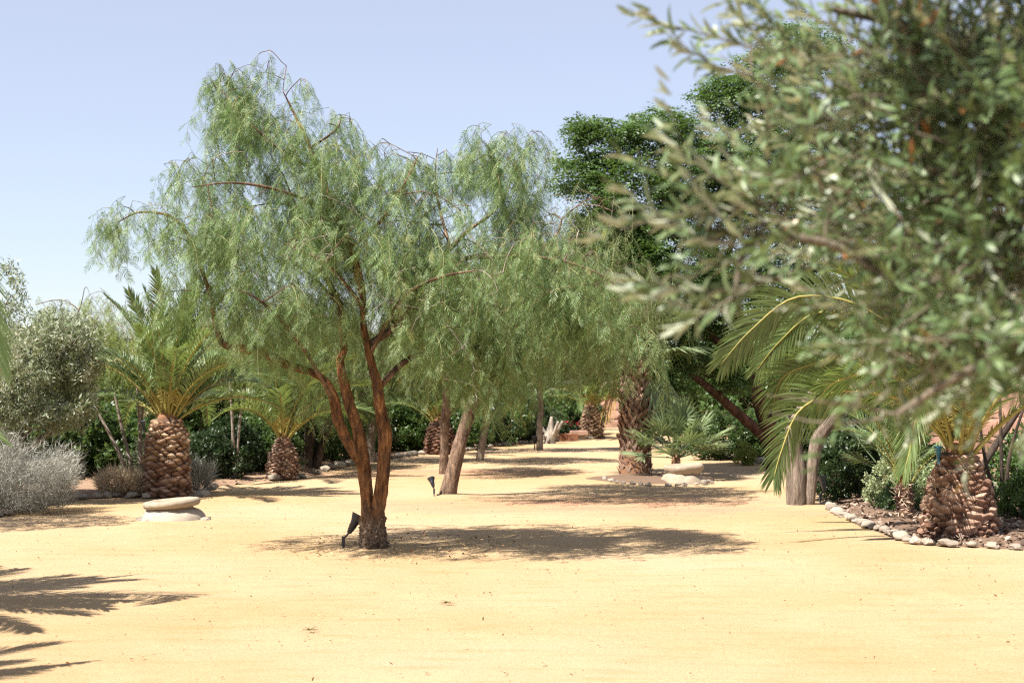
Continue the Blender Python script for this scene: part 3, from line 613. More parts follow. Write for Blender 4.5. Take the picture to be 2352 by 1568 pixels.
LOB2 = np.array([(0.2, 0, 1.0, 1.2, 1.1, 0.6, 1), (1.1, -0.3, 0.8, 0.8, 0.9, 0.4, 1), (-0.8, 0.4, 0.5, 0.8, 0.9, 0.4, 1), (-0.2, 0.2, 1.7, 0.6, 0.6, 0.4, 1), (0.3, -0.9, 0.4, 0.9, 0.7, 0.35, 1)])
WB1, WC1 = weeping_crown('crown', 31, LOB1, 330)
WB2, WC2 = weeping_crown('crown', 32, LOB2, 300)
WB3, WC3 = weeping_crown('crown', 33, LOB1, 280, L_YELLOW)
def lumpy_tube(P, R, seg, seed, amp=0.16):
    V, F = tube(P, R, seg); n = len(P); cen = np.repeat(P, seg, axis=0); a = np.tile(np.arange(seg), n)*2*math.pi/seg
    d = np.array([noise.noise(Vector((math.cos(q)*2.2, math.sin(q)*2.2, c[2]*2.5+seed)))*amp + noise.noise(Vector((math.cos(q)*5, math.sin(q)*5, c[2]*6+seed)))*amp*0.5 for q, c in zip(a, cen)])
    return cen + (V-cen)*(1+d)[:, None], F
def trunk_mesh(rows_list, m, seed, seg=18):
    b = MB()
    for k, (P, R) in enumerate(rows_list):
        n = max(12, int(np.linalg.norm(np.diff(np.asarray(P), axis=0), axis=1).sum()/0.05)); S = smooth_path(P, n)
        RR = np.interp(np.linspace(0, 1, n), np.linspace(0, 1, len(R)), R); V, F = lumpy_tube(S, RR, seg, seed+k*3.3); b.add(V, F, smooth=True)
    return b.mesh('trunk', m)
def simple_tree(name, label, cat, base, stems, m, crown=None, branches=None, group=None, seed=1, crown_z=None, crown_rz=0, cs=1.0, seg=18, coff=None):
    """stems: lists of (points relative to the base, radii)"""
    root = thing(name, label, cat, base, 0, group)
    for k, st in enumerate(stems): link('trunk' if k == 0 else 'stem', trunk_mesh([st], m, seed+k, seg), root)
    top = np.array(stems[0][0][-1]) if coff is None else np.array(coff)
    if branches: link('branches', branches, root, top, (0, 0, crown_rz), cs)
    if crown: link('crown', crown, root, top, (0, 0, crown_rz), cs)
    return root
def rel(base, rows, Y=None): return [at(x, y, (Y or base[1])+dy) - base for x, y, dy in rows]
def low(P): P = [np.array(p) for p in P]; return [P[0] - np.array((0, 0, 0.08))] + P
B = gnd(1027, 1140); K = 1/ppm(B[1])
simple_tree('pepper_tree', 'leaning brown trunk beside the small round headed ground spotlight', 'tree', B,
            [(low(rel(B, [(1028, 1140, 0), (1042, 1080, 0), (1062, 1000, 0.02), (1085, 930, 0.05), (1105, 870, 0.1), (1120, 800, 0.2)])), np.array([24, 21, 17, 15, 14, 12, 9])*K)], B_BROWN, WC1, WB1, seed=3, crown_rz=0.4, cs=1.2, coff=rel(B, [(1255, 795, -0.6)])[0])
B = gnd(1020, 1093); K = 1/ppm(B[1])
simple_tree('pepper_tree', 'slim straight brown trunk standing just behind the leaning trunk', 'tree', B,
            [(low(rel(B, [(1019, 1093, 0), (1021, 1040, 0), (1022, 970, 0), (1026, 900, 0), (1030, 820, 0)])), np.array([14, 11.5, 10, 10, 9, 7])*K)], B_BROWN, WC2, WB2, seed=4, crown_rz=1.9, cs=0.95)
B = gnd(1103, 1063); K = 1/ppm(B[1])
simple_tree('pepper_tree', 'grey leaning trunk with a dark notch at its foot, far behind the leaning brown trunk', 'tree', B,
            [(low(rel(B, [(1101, 1063, 0), (1106, 1030, 0), (1114, 980, 0), (1122, 930, 0), (1130, 870, 0)])), np.array([13, 10, 9, 8.5, 8, 7])*K)], B_GREY, WC1, WB1, seed=5, crown_rz=3.0, cs=1.05)
B = gnd(1240, 1036); K = 1/ppm(B[1])
simple_tree('pepper_tree', 'thin pale upright trunk near the twisted driftwood', 'tree', B,
            [(low(rel(B, [(1240, 1036, 0), (1239, 990, 0), (1241, 940, 0), (1240, 890, 0), (1244, 840, 0)])), np.array([9, 8, 7.2, 7, 6, 5])*K)], B_GREY, WC2, WB2, seed=6, crown_rz=4.0, cs=1.15)
B = gnd(858, 1060); K = 1/ppm(B[1])
simple_tree('pepper_tree', 'twisted pale grey trunk half hidden by the forked orange stems', 'tree', B,
            [(low(rel(B, [(856, 1060, 0), (850, 1020, 0), (858, 980, 0), (862, 940, 0), (850, 880, 0)])), np.array([12, 11, 10, 12, 9, 7])*K)], B_GREY, WC1, WB1, seed=7, crown_rz=5.0, cs=1.0)
B = gnd(710, 1080); K = 1/ppm(B[1])
simple_tree('olive_tree', 'dark shaded tree with two spreading black stems beside the small squat date palm', 'tree', B,
            [(low(rel(B, [(702, 1080, 0), (706, 1030, 0), (712, 985, 0), (700, 940, 0), (690, 890, 0)])), np.array([18, 15, 13, 12, 9, 6])*K),
             (low(rel(B, [(722, 1080, 0.1), (736, 1030, 0.1), (748, 990, 0.1), (765, 965, 0.1), (800, 935, 0.2), (840, 900, 0.3)])), np.array([15, 13, 11, 11, 9, 7, 5])*K)], B_DARK, WC2, WB2, seed=8, crown_rz=2.2, cs=1.05, coff=(0, 0.3, 1.25))
B = (-8.4, 27.0, 0)
simple_tree('pepper_tree', 'yellow green weeping tree behind the thin bare stems of the tall date palm', 'tree', B,
            [([(0, 0, -.1), (0.1, 0, 0.6), (0.0, 0, 1.3)], [0.14, 0.11, 0.08])], B_BROWN, WC3, WB3, seed=9, crown_rz=1.0, cs=1.2)
B = (-6.6, 30.0, 0)
simple_tree('pepper_tree', 'light green weeping tree seen between the two date palms', 'tree', B,
            [([(0, 0, -.1), (0.1, 0, 0.6), (0.2, 0, 1.4)], [0.12, 0.10, 0.07])], B_BROWN, WC3, WB3, seed=10, crown_rz=2.6, cs=1.1)

# ------------------------------------------------------------------ leafy crowns of other kinds
def sprig(seed, nleaf=5, pairs=4, L=0.17, ll=0.055, lw=0.024, droop=0.6):
    rng = np.random.default_rng(seed); v = []; f = []; t = []; nb = 0
    for i in range(nleaf):
        az = i*6.283/nleaf + rng.uniform(-.4, .4); fwd = nrm((math.cos(az), math.sin(az), rng.uniform(-droop, 0.25)))
        up = np.array((0, 0, 1.0)); R = frame_mats(fwd[None], up[None])[0]
        V, F, _ = feather_leaf(rng, L*rng.uniform(.8, 1.2), pairs, ll, lw, up)
        v.append(V@R.T); f.append(F+nb); nb += len(V); t.append(np.full(len(V), np.clip(rng.normal(.5, .2), 0, 1)))
    return dict(V=np.concatenate(v), F=np.concatenate(f), t=np.concatenate(t))
def lance_tuft(seed, n=16, L=0.05, w=0.013, spread=0.09, up=0.5):
    rng = np.random.default_rng(seed); fw = rand_unit(n, rng); fw[:, 2] += up
    pos = np.stack([rng.normal(0, .02, n), rng.normal(0, .02, n), np.linspace(0, spread, n)], -1)
    V, F = stamp(LEAFLET*np.array((w/L, 1, 1)), [LF], pos, frame_mats(fw, rand_unit(n, rng)), rng.uniform(.7, 1.2, n)*L)
    return dict(V=V, F=F[0], t=np.repeat(np.clip(rng.normal(.5, .22, n), 0, 1), 4))
def scatter_tufts(mb, anchors, rng, templ, scale, m=0, tilt=0.35, out=None):
    n = len(anchors); w = rng.integers(0, len(templ), n)
    for k, T in enumerate(templ):
        s = np.where(w == k)[0]
        if not len(s): continue
        upv = np.tile(np.array((0, 0, 1.0)), (len(s), 1)) + rng.normal(0, tilt, (len(s), 3))
        if out is not None: upv = upv + out[s]
        R = frame_mats(rand_unit(len(s), rng), upv); up2 = upv/np.linalg.norm(upv, axis=1)[:, None]
        fw = np.cross(up2, R[:, :, 0]); R = np.stack([R[:, :, 0], fw, up2], -1)
        V, F = stamp(T['V'], [T['F']], anchors[s], R, rng.uniform(*scale, len(s)))
        sh = np.array([0.3*noise.noise(Vector(a*1.1)) for a in anchors[s]]) + rng.normal(0, .08, len(s))
        mb.add(V, F, m, np.clip(np.repeat(sh, len(T['V'])) + np.tile(T['t'], len(s)), 0, 1))
SPRIG = [sprig(40+i) for i in range(5)]
TUFT = [lance_tuft(50+i) for i in range(4)]
BTUFT = [lance_tuft(60+i, 14, 0.055, 0.030, 0.07, 0.4) for i in range(4)]
def leaf_blob(name, seed, lobes, n, templ, scale, m, lo=0.55, inner=None, bark=B_BROWN, nb=40):
    """crown or shrub body: branches reaching into the lobes, tufts of leaves near their surface"""
    rng = np.random.default_rng(seed); sk = Skel(); tw = MB(); lobes = np.asarray(lobes, float)
    z0 = 0.0; sk.add(np.array([(0, 0, z0), (0, 0, z0+0.05), (0, 0, z0+0.1)]), np.full(3, 0.03))
    for e in lobes: sk.grow(tw, e[:3], 5, 0, 0.008, 0.012, 0.1)
    for a in ell_points(lobes, nb, rng, 0.4): sk.grow(tw, a, 4, 0, 0.004, 0.01, 0.2)
    anc = ell_points(lobes, n, rng, lo); anc = anc[anc[:, 2] > (0.02 if lobes[:, 2].min() >= 0.3 else -2)]
    keep = np.array([noise.noise(Vector(a*2.2+np.array((seed*1.0, 0, 0)))) for a in anc]) > -0.22; anc = anc[keep]
    b = MB(); cen = lobes[:, :3].mean(0); out = (anc-cen); out /= np.maximum(.05, np.linalg.norm(out, axis=1))[:, None]
    scatter_tufts(b, anc, rng, templ, scale, 0, 0.35, out*0.8)
    return tw.mesh(name+'_branches', bark), b.mesh(name, m)
# the tall dark green tree
def green_tree():
    Y = 27.0; rng = np.random.default_rng(71); base = np.array((5.55, 27.5, 0.0))
    root = thing('evergreen_tree', 'tall dense dark green tree with bent reddish limbs behind the potted fan palm', 'tree', base)
    sk = Skel(); K = 1/ppm(Y)
    def stem(name, rows, radii, n=40):
        P = smooth_path([at(x, y, Y+dy)-base for x, y, dy in rows], n); P[0] -= (0, 0, 0.0); R = np.interp(np.linspace(0, 1, n), np.linspace(0, 1, len(radii)), np.array(radii)*K)
        sk.add(P, R); V, F = lumpy_tube(P, R, 14, 3.0, 0.1); b = MB(); b.add(V, F, smooth=True); link(name, b.mesh(name, B_REDDISH), root)
    stem('trunk', [(1782, 1085, 0.5), (1776, 1050, 0.3), (1765, 1000, 0.1), (1745, 930, 0), (1725, 840, 0), (1700, 740, 0), (1660, 620, 0.1), (1620, 500, 0.2)], [22, 19, 17, 15, 14, 12, 9, 5])
    stem('limb', [(1772, 1020, 0.2), (1735, 985, 0), (1690, 945, -0.3), (1640, 900, -0.6), (1590, 862, -0.9), (1540, 830, -1.0)], [13, 12, 11, 10, 8, 4])
    stem('limb', [(1765, 980, 0.1), (1790, 920, 0.4), (1815, 820, 0.6), (1850, 700, 0.6), (1880, 560, 0.6)], [12, 11, 10, 8, 4])
    stem('limb', [(1725, 840, 0), (1620, 760, -0.6), (1540, 660, -0.8), (1470, 560, -0.8)], [9, 8, 6, 3])
    stem('limb', [(1660, 620, 0.1), (1560, 500, -0.4), (1480, 400, -0.5)], [7, 5, 3])
    stem('limb', [(1660, 620, 0.1), (1720, 450, -0.2), (1780, 300, -0.2)], [7, 5, 3])
    lobes = px_ell([(1340, 300, 40, 30, -0.3, 0.5), (1400, 330, 90, 60, -0.3, 0.8), (1520, 300, 90, 55, 0, 1.0), (1330, 400, 70, 45, -0.4, 0.7), (1440, 440, 130, 90, -0.3, 1.2), (1600, 400, 130, 110, 0, 1.5),
                    (1680, 230, 90, 60, 0, 1.0), (1780, 180, 90, 80, 0, 1.0), (1860, 110, 80, 70, 0.2, 0.9), (1760, 400, 140, 160, 0.2, 1.5), (1560, 600, 140, 110, -0.2, 1.5), (1480, 560, 80, 90, -0.4, 0.9),
                    (1660, 700, 130, 90, 0, 1.5), (1540, 740, 90, 70, -0.7, 0.9), (1520, 830, 90, 45, -0.9, 0.7), (1640, 820, 90, 45, -0.4, 0.8), (1800, 640, 110, 130, 0.3, 1.2), (1900, 400, 120, 160, 0.3, 1.2), (1400, 520, 80, 80, -0.2, 0.9), (1450, 650, 80, 90, -0.3, 0.9), (1480, 740, 80, 60, -0.4, 0.8), (1560, 885, 60, 22, -1.0, 0.4), (1690, 880, 45, 22, -0.6, 0.4)], Y)
    lobes[:, :3] -= base
    tw = MB()
    for a in ell_points(lobes, 170, rng, 0.3): sk.grow(tw, a, 5, 0, 0.007, 0.012, 0.25)
    anc = ell_points(lobes, 7800, rng, 0.35)
    keep = np.array([noise.noise(Vector(a*1.5)) for a in anc]) > -0.24; anc = anc[keep]
    for a in anc[::6]: sk.grow(tw, a, 3, 0, 0.003, 0.008, 0.2, n=4)
    link('branches', tw.mesh('branches', B_REDDISH), root)
    b = MB(); scatter_tufts(b, anc, rng, SPRIG, (1.25, 2.1), 0, 0.3); link('crown', b.mesh('crown', L_GREEN), root)
green_tree()
# twin grey trunk on the sand, its crown hidden behind the near olive
B = gnd(1838, 1166); K = 1/ppm(B[1])
LOBO = [(0.3, 0, 0.3, 1.3, 1.1, 0.6, 1), (1.0, 0, 0.7, 1.0, 1.0, 0.6, 1), (-0.4, 0.3, 0.8, 0.9, 1.0, 0.5, 1), (0.3, 0.2, 1.3, 1.0, 1.0, 0.5, 1)]
OB, OC = leaf_blob('crown', 81, LOBO, 2600, TUFT, (0.9, 1.5), L_OLIVEBG, 0.5, bark=B_OLIVE)
simple_tree('olive_tree', 'grey furrowed twin trunk on the sand beside the arching palm fronds', 'tree', B,
            [(low(rel(B, [(1832, 1167, 0), (1829, 1120, 0), (1826, 1060, 0), (1820, 1010, 0), (1838, 950, 0.2), (1890, 870, 0.3)])), np.array([30, 26, 24, 22, 20, 15, 9])*K),
             (low(rel(B, [(1856, 1166, -.02), (1860, 1120, -.02), (1868, 1060, -.03), (1880, 1005, -.05), (1915, 960, -.1), (1960, 890, -.1), (2010, 800, 0)])), np.array([15, 14, 14, 14, 15, 13, 11, 8])*K)],
            B_GREY, OC, OB, seed=12, crown_rz=0, cs=1.0, seg=26, coff=rel(B, [(2060, 700, 1.5)])[0])
# olive tree at the edge on the sun's side
B = (-7.1, 19.5, 0)
OL = [(0.1, 0, 0.2, 0.9, 1.0, 0.5, 1), (0.7, -0.2, 0.6, 0.75, 0.8, 0.45, 1), (-0.1, 0, 1.0, 0.8, 0.8, 0.4, 1), (0.75, 0.1, 1.0, 0.4, 0.5, 0.32, 0.8), (0.15, 0.1, 1.55, 0.22, 0.25, 0.38, 0.5), (-0.45, 0, 1.5, 0.3, 0.3, 0.4, 0.5), (0.95, -0.3, 0.1, 0.45, 0.5, 0.35, 1), (-0.8, -0.2, 0.4, 0.9, 0.9, 0.6, 1), (0.5, -0.1, -0.1, 0.8, 0.7, 0.3, 1), (1.0, -0.1, 0.75, 0.45, 0.5, 0.4, 1), (-0.6, 0, 1.3, 0.5, 0.5, 0.6, .8)]
OB2, OC2 = leaf_blob('crown', 82, OL, 5200, TUFT, (1.1, 1.8), L_OLIVEBG, 0.4, bark=B_OLIVE, nb=90)
simple_tree('olive_tree', 'silvery olive tree with twisted dark limbs rising over the silver bush', 'tree', B,
            [([(0, 0, -.1), (0.05, 0, 0.4), (0.25, 0.0, 0.75), (0.5, 0, 1.05)], [0.12, 0.10, 0.08, 0.06]), ([(0.05, 0, 0.35), (0.45, -.1, 0.7), (0.85, -.2, 1.0), (1.05, -.2, 1.35)], [0.07, 0.06, 0.045, 0.03]), ([(0.03, 0, 0.3), (-0.2, 0, 0.8), (-0.3, 0, 1.4)], [0.08, 0.06, 0.04])],
            B_OLIVE, OC2, OB2, seed=14, coff=(0.05, 0, 1.3))

simple_tree('olive_tree', 'olive tree just past the picture edge, shading the sand before the silver bush', 'tree', (-7.25, 15.9, 0),
            [([(0, 0, -.1), (0.05, 0, 0.5), (0.0, 0.0, 1.2)], [0.13, 0.11, 0.08])], B_OLIVE, OC, OB, seed=15, coff=(-0.1, 0, 1.25), cs=0.95)
# ------------------------------------------------------------------ far trees and hedges
DOME = [(0, 0, 0.45, 0.7, 0.6, 0.45, 1), (0.45, 0.1, 0.35, 0.45, 0.45, 0.35, 1), (-0.45, -0.1, 0.38, 0.45, 0.45, 0.36, 1), (0.1, 0, 0.75, 0.45, 0.4, 0.3, 1)]
HB1, HC1 = leaf_blob('foliage', 91, DOME, 900, BTUFT, (0.9, 1.5), L_HEDGE, 0.55)
HB2, HC2 = leaf_blob('foliage', 92, DOME, 900, BTUFT, (0.9, 1.5), L_DARKHEDGE, 0.55)
GB, GC = leaf_blob('foliage', 93, DOME, 700, TUFT, (1.0, 1.7), L_GREYGREEN, 0.45)
YB, YC = leaf_blob('foliage', 94, DOME, 800, BTUFT, (0.9, 1.4), L_YELLOW, 0.5)
PB, PC = leaf_blob('foliage', 95, DOME, 1000, BTUFT, (0.7, 1.15), L_PALE, 0.5)
def shrub(label, x, y, s, kind='hedge', rz=0.0, group=None, name='shrub'):
    br, fo = {'hedge': (HB1, HC1), 'dark': (HB2, HC2), 'grey': (GB, GC), 'yellow': (YB, YC), 'pale': (PB, PC)}[kind]
    r = thing(name, label, 'shrub', (x, y, -0.03), rz, group, s)
    link('foliage', fo, r); link('branches', br, r); return r
hedge_rows = [  # (x in the photo, distance, scale, kind)
    (470, 23.9, 0.8, 'dark'), (525, 25.3, 1.0, 'dark'), (590, 26.2, 1.05, 'hedge'), (650, 27.5, 1.1, 'dark'), (715, 30.0, 1.2, 'hedge'), (775, 31.0, 1.25, 'hedge'), (830, 33, 1.2, 'dark'), (905, 34.0, 1.35, 'hedge'), (960, 35, 1.45, 'hedge'), (1045, 36.0, 1.2, 'hedge'), (1090, 38.0, 1.3, 'dark'), (1150, 40.0, 1.4, 'hedge'), (1190, 41.0, 1.4, 'dark'), (1230, 43, 1.35, 'hedge'), (1290, 47, 1.5, 'hedge'), (1325, 47.5, 1.4, 'dark'), (385, 26, 1.0, 'hedge'), (205, 24.5, 1.35, 'hedge'), (262, 25.5, 1.2, 'hedge')]
hedge_rows += [(470, 31, 1.5, 'hedge'), (420, 30, 1.4, 'hedge'), (-10, 23.5, 1.5, 'hedge'), (90, 25.0, 1.5, 'dark'), (-90, 24, 1.6, 'dark')]
hedge_labels = ['dark bush beside the tall date palm trunk', 'dark bush behind the two slender pale stems', 'leafy green bush between the slender pale stems and the squat date palm', 'dark bush directly behind the small squat date palm', 'green bush behind the two black stems of the shaded tree', 'green bush between the black stems and the orange fork', 'dark bush seen through the orange fork', 'bright green bush just beside the tallest orange stem', 'tall green bush between the orange stem and the far half hidden palm', 'green bush behind the slim straight trunk', 'dark bush behind the leaning brown trunk', 'green bush past the grey notched trunk', 'dark bush next to the thin pale upright trunk', 'green bush behind the thin pale upright trunk', 'green bush above the red flowers', 'dark bush touching the far date palm', 'green bush behind the tall date palm crown base', 'round green bush behind the silver bush', 'green bush behind the straw coloured tuft']
hedge_labels += ['tall green bush between the tall date palm and the slender pale stems, furthest back', 'tall green bush hidden behind the trunk of the tall date palm', 'green bush under the silvery olive at the picture edge', 'dark bush between the silvery olive and the silver bush', 'dark bush just past the picture edge beyond the silvery olive']
for i, (x, Y, s, k) in enumerate(hedge_rows):
    shrub(hedge_labels[i],
          (x-1176)/3266*Y, Y, s, k, i*1.3, 'hedge bushes along the back', 'hedge_bush')
LOBF = [(0, 0, 0.5, 1.2, 1.1, 0.55, 1), (0.7, 0.2, 0.9, 0.8, 0.8, 0.5, 1), (-0.7, -0.1, 0.9, 0.8, 0.8, 0.5, 1), (0, 0, 1.35, 0.8, 0.8, 0.45, 1)]
FB1, FC1 = leaf_blob('crown', 96, LOBF, 1200, TUFT, (1.3, 2.2), L_GREYGREEN, 0.5)
FB2, FC2 = leaf_blob('crown', 97, LOBF, 1200, BTUFT, (1.3, 2.2), L_HEDGE, 0.5)
far = [(-14.6, 44, 1.35, 'grey', 'grey green tree far behind the silver olive'), (-11.5, 40, 1.3, 'green', 'green tree far behind the yellow green weeping tree'), (-8.8, 41, 1.45, 'grey', 'grey green tree far behind the tall date palm'), (-6.6, 43, 1.3, 'grey', 'grey green tree far behind the two slender bare stems'),
       (-4.4, 45, 1.4, 'green', 'green tree far behind the shaded black stems'), (-2.2, 47, 1.3, 'grey', 'grey green tree far behind the twisted pale trunk'), (-0.2, 49, 1.4, 'green', 'green tree far behind the slim straight trunk'), (1.6, 52, 1.3, 'grey', 'grey green tree far behind the thin pale upright trunk'),
       (6.6, 46, 1.5, 'green', 'green tree far behind the potted fan palm'), (9.0, 44, 1.7, 'green', 'green tree far behind the twin grey trunk'), (12.5, 46, 1.6, 'grey', 'grey green tree far behind the pink stone wall'), (8.0, 38, 1.2, 'grey', 'pale grey green tree beyond the bent reddish limbs'), (4.2, 58, 1.2, 'grey', 'grey green tree beyond the pink bank'), (6.9, 37, 1.25, 'green', 'green tree just behind the bent reddish limbs'), (10.6, 40, 1.6, 'green', 'green tree behind the dark bush of the twin trunk'), (5.4, 40, 1.0, 'grey', 'low grey green tree between the reddish fan palm and the reddish limbs'), (14.5, 36, 1.7, 'green', 'green tree behind the end of the pink wall'), (4.3, 37, 1.0, 'green', 'low green tree behind the crown of the potted fan palm'), (5.6, 35.5, 1.15, 'green', 'green tree behind the lowest reddish limb'), (7.9, 34, 1.2, 'green', 'green tree beyond the arching palm fronds'), (9.6, 33, 1.2, 'green', 'green tree between the twin trunk and the pink wall')]
for i, (x, y, s, k, lab) in enumerate(far):
    br, fo = (FB1, FC1) if k == 'grey' else (FB2, FC2)
    r = thing('far_tree', lab, 'tree', (x, y, 0), i*1.7, 'trees beyond the hedge', s)
    link('trunk', trunk_mesh([([(0, 0, -.1), (0.05, 0, 0.4), (0, 0, 0.9)], [0.12, 0.10, 0.08])], B_BROWN, i, 10), r)
    link('crown', fo, r, (0, 0, 0.5)); link('branches', br, r, (0, 0, 0.5))

# shrubs of the mulch bed
shrub('dark shaded round shrub between the twin trunk and the pale variegated shrub', 4.75, 20.0, 0.95, 'dark', 0.3)
shrub('dark bush under the twin trunk, half hidden by arching fronds', 5.6, 21.2, 1.15, 'dark', 2.3)
shrub('pale variegated shrub behind the small young palm', 4.95, 18.3, 0.72, 'pale', 0.8)
shrub('second pale green shrub tucked behind the fat palm trunk', 5.55, 18.0, 0.66, 'pale', 2.8)
shrub('low dark green bush at the foot of the pale shrub', 4.75, 17.6, 0.42, 'dark', 1.1)
shrub('leafy green bush beside the fat palm trunk at the picture edge', 6.25, 16.6, 0.75, 'hedge', 1.9)
shrub('tall green bush at the picture edge before the pink wall', 7.3, 19.5, 1.0, 'hedge', 2.5)
shrub('small dark green plant low on the mulch at the picture edge', 5.9, 15.6, 0.32, 'hedge', 0.2)
shrub('blue green bush behind the potted fan palm', 4.6, 31.0, 1.0, 'hedge', 0.2)
shrub('green bush under the bent reddish limbs', 5.6, 31.5, 1.1, 'hedge', 1.2)
shrub('small yellow green plant beside the grey stones', 4.75, 29.0, 0.45, 'yellow', 1.2)
shrub('dark bush beyond the twin trunk and the grey stones', 7.2, 31.5, 1.3, 'dark', 2.0)
shrub('grey green brush between the thin bare stems and the tall date palm', -5.6, 22.0, 0.75, 'grey', 2.0)
# thin bare stems
def stems_plant(name, label, base, ends, r, m, seed):
    root = thing(name, label, 'shrub', base)
    for k, e in enumerate(ends):
        e = np.array(e); mid = e*0.5 + np.array((random.uniform(-.06, .06), 0, 0.03)); link('stem', trunk_mesh([([np.array((e[0]*0.08, e[1]*0.08, -.05)), mid, e], [r, r*0.8, r*0.45])], m, seed+k, 8), root)
    return root
stems_plant('bare_shrub', 'thin grey bare stems fanning out beside the tall date palm', gnd(325, 1130), [(-0.75, 0, 1.35), (-0.45, 0.1, 1.5), (-0.08, 0, 1.6), (0.02, 0.1, 1.55)], 0.035, B_TWIG, 3)
stems_plant('bare_shrub', 'two slender pale stems in front of the dark hedge bushes', gnd(540, 1105), [(-0.10, 0, 1.7), (0.12, 0.1, 1.55)], 0.03, B_TWIG, 5)
stems_plant('bare_shrub', 'thin dark stems rising behind the fat palm trunk', (6.05, 17.6, 0), [(-0.28, 0, 1.2), (0.02, 0.1, 1.5), (0.30, 0, 1.4), (0.62, 0.1, 1.6), (-0.55, 0, 1.1)], 0.03, B_DARK, 8)
def thick_stem():
    base = (5.75, 18.2, 0); r = thing('leaning_tree', 'slanting dark bare stem behind the fat palm trunk', 'tree', base)
    link('trunk', trunk_mesh([([(0, 0, -.05), (0.25, 0, 0.55), (0.6, 0, 1.1), (1.0, 0, 1.7)], [0.05, 0.045, 0.04, 0.03])], B_DARK, 4, 10), r)
thick_stem()

# silver bush of fine twigs, straw tuft
def twig_bush(name, label, base, rx, ry, h, n, m, seed, w=0.004, L=(0.18, 0.4), wild=0.5, cat='bush'):
    rng = np.random.default_rng(seed); root = thing(name, label, cat, base); b = MB(); sk = Skel(); sk.add(np.zeros((3, 3)), np.full(3, 0.02)); tw = MB()
    E = np.array([(0, 0, h*0.5, rx, ry, h*0.5, 1), (rx*0.4, 0, h*0.4, rx*0.6, ry*0.7, h*0.4, 1), (-rx*0.4, 0, h*0.45, rx*0.6, ry*0.7, h*0.45, 1)])
    for a in ell_points(E, 60, rng, 0.3): sk.grow(tw, a, 4, 0, 0.004, 0.009, 0.2)
    p = ell_points(E, n, rng, 0.55); p[:, 2] = np.abs(p[:, 2]); p *= np.array([1 + .45*noise.noise(Vector(nrm(q)*2.3 + np.array((seed, 0, 0)))) for q in p])[:, None]
    out = p/np.maximum(.05, np.linalg.norm(p, axis=1))[:, None] + rng.normal(0, wild, p.shape) + np.array((0, 0, 0.35))
    T = np.array([(-0.5, 0, 0), (0.5, 0, 0), (0.25, 0.5, 0.06), (-0.25, 0.5, 0.06), (0, 1, 0.0)])
    sc = rng.uniform(*L, n); V = np.einsum('nij,nvj->nvi', frame_mats(out, rand_unit(n, rng)), T[None]*np.stack([w/1.0*np.ones(n), sc, sc], -1)[:, None, :]) + p[:, None, :]
    off = (np.arange(n)*5)[:, None, None]
    b.add(V.reshape(-1, 3), [(np.array([[0, 1, 2, 3]])[None]+off).reshape(-1, 4), (np.array([[3, 2, 4]])[None]+off).reshape(-1, 3)], 0, np.repeat(rng.random(n), 5))
    link('branches', tw.mesh('branches', M_DRIFT), root); link('foliage', b.mesh('foliage', m), root)
twig_bush('silver_bush', 'silvery grey bush of fine tangled twigs under the olive tree', (-6.5, 18.0, 0), 1.1, 0.75, 0.84, 26000, L_SILVER, 5, 0.0065, (0.06, 0.18), 0.9)
twig_bush('dry_grass', 'pale straw coloured dry tuft between the silver bush and the tall date palm', gnd(268, 1142)+np.array((0, .25, 0)), 0.36, 0.25, 0.34, 2600, L_STRAW, 6, 0.010, (0.08, 0.2), 0.4, 'grass tuft')
twig_bush('grey_bush', 'small grey twiggy bush on the shaded side of the tall date palm', (-4.72, 21.4, 0), 0.22, 0.2, 0.5, 1200, L_SILVER, 7, 0.011, (0.12, 0.25))
def tuft(label, x, y, seed, s=1.0, m=M_LITTER, n=26):
    rng = np.random.default_rng(seed); b = MB(); p = gnd(x, y)
    for k in range(n):
        a = rng.uniform(0, 6.28); L = s*rng.uniform(0.03, 0.085); e = rng.uniform(0.05, 0.9)**1.5; d = np.array((math.cos(a)*math.cos(e), math.sin(a)*math.cos(e), math.sin(e)))
        t = np.linspace(0, 1, 4)[:, None]; V, F = tube(t*L*d - np.array((0, 0, 1))*0.02*t**2*s + np.array((0, 0, .012)), np.linspace(.0022, .0006, 4)*s, 3, cap=False); b.add(V, F, 0, rng.random())
    tag(link('weed_tuft', b.mesh('weed_tuft', m), None, p), label, 'weed')
M_WEED = chip_mat('weed_blade', [(0, (0.10, 0.09, 0.04)), (0.5, (0.16, 0.16, 0.07)), (1, (0.30, 0.18, 0.11))])
tuft('small dry weed tuft on open sand, the lower of two', 713, 1450, 1, 1.0, M_WEED)
tuft('small dry weed tuft on open sand, the one further back with a tall stalk', 1028, 1387, 2, 1.0, M_WEED)
tuft('tiny brown seed clump at the bottom of the open sand', 981, 1550, 3, 0.4, M_LITTER, 18)

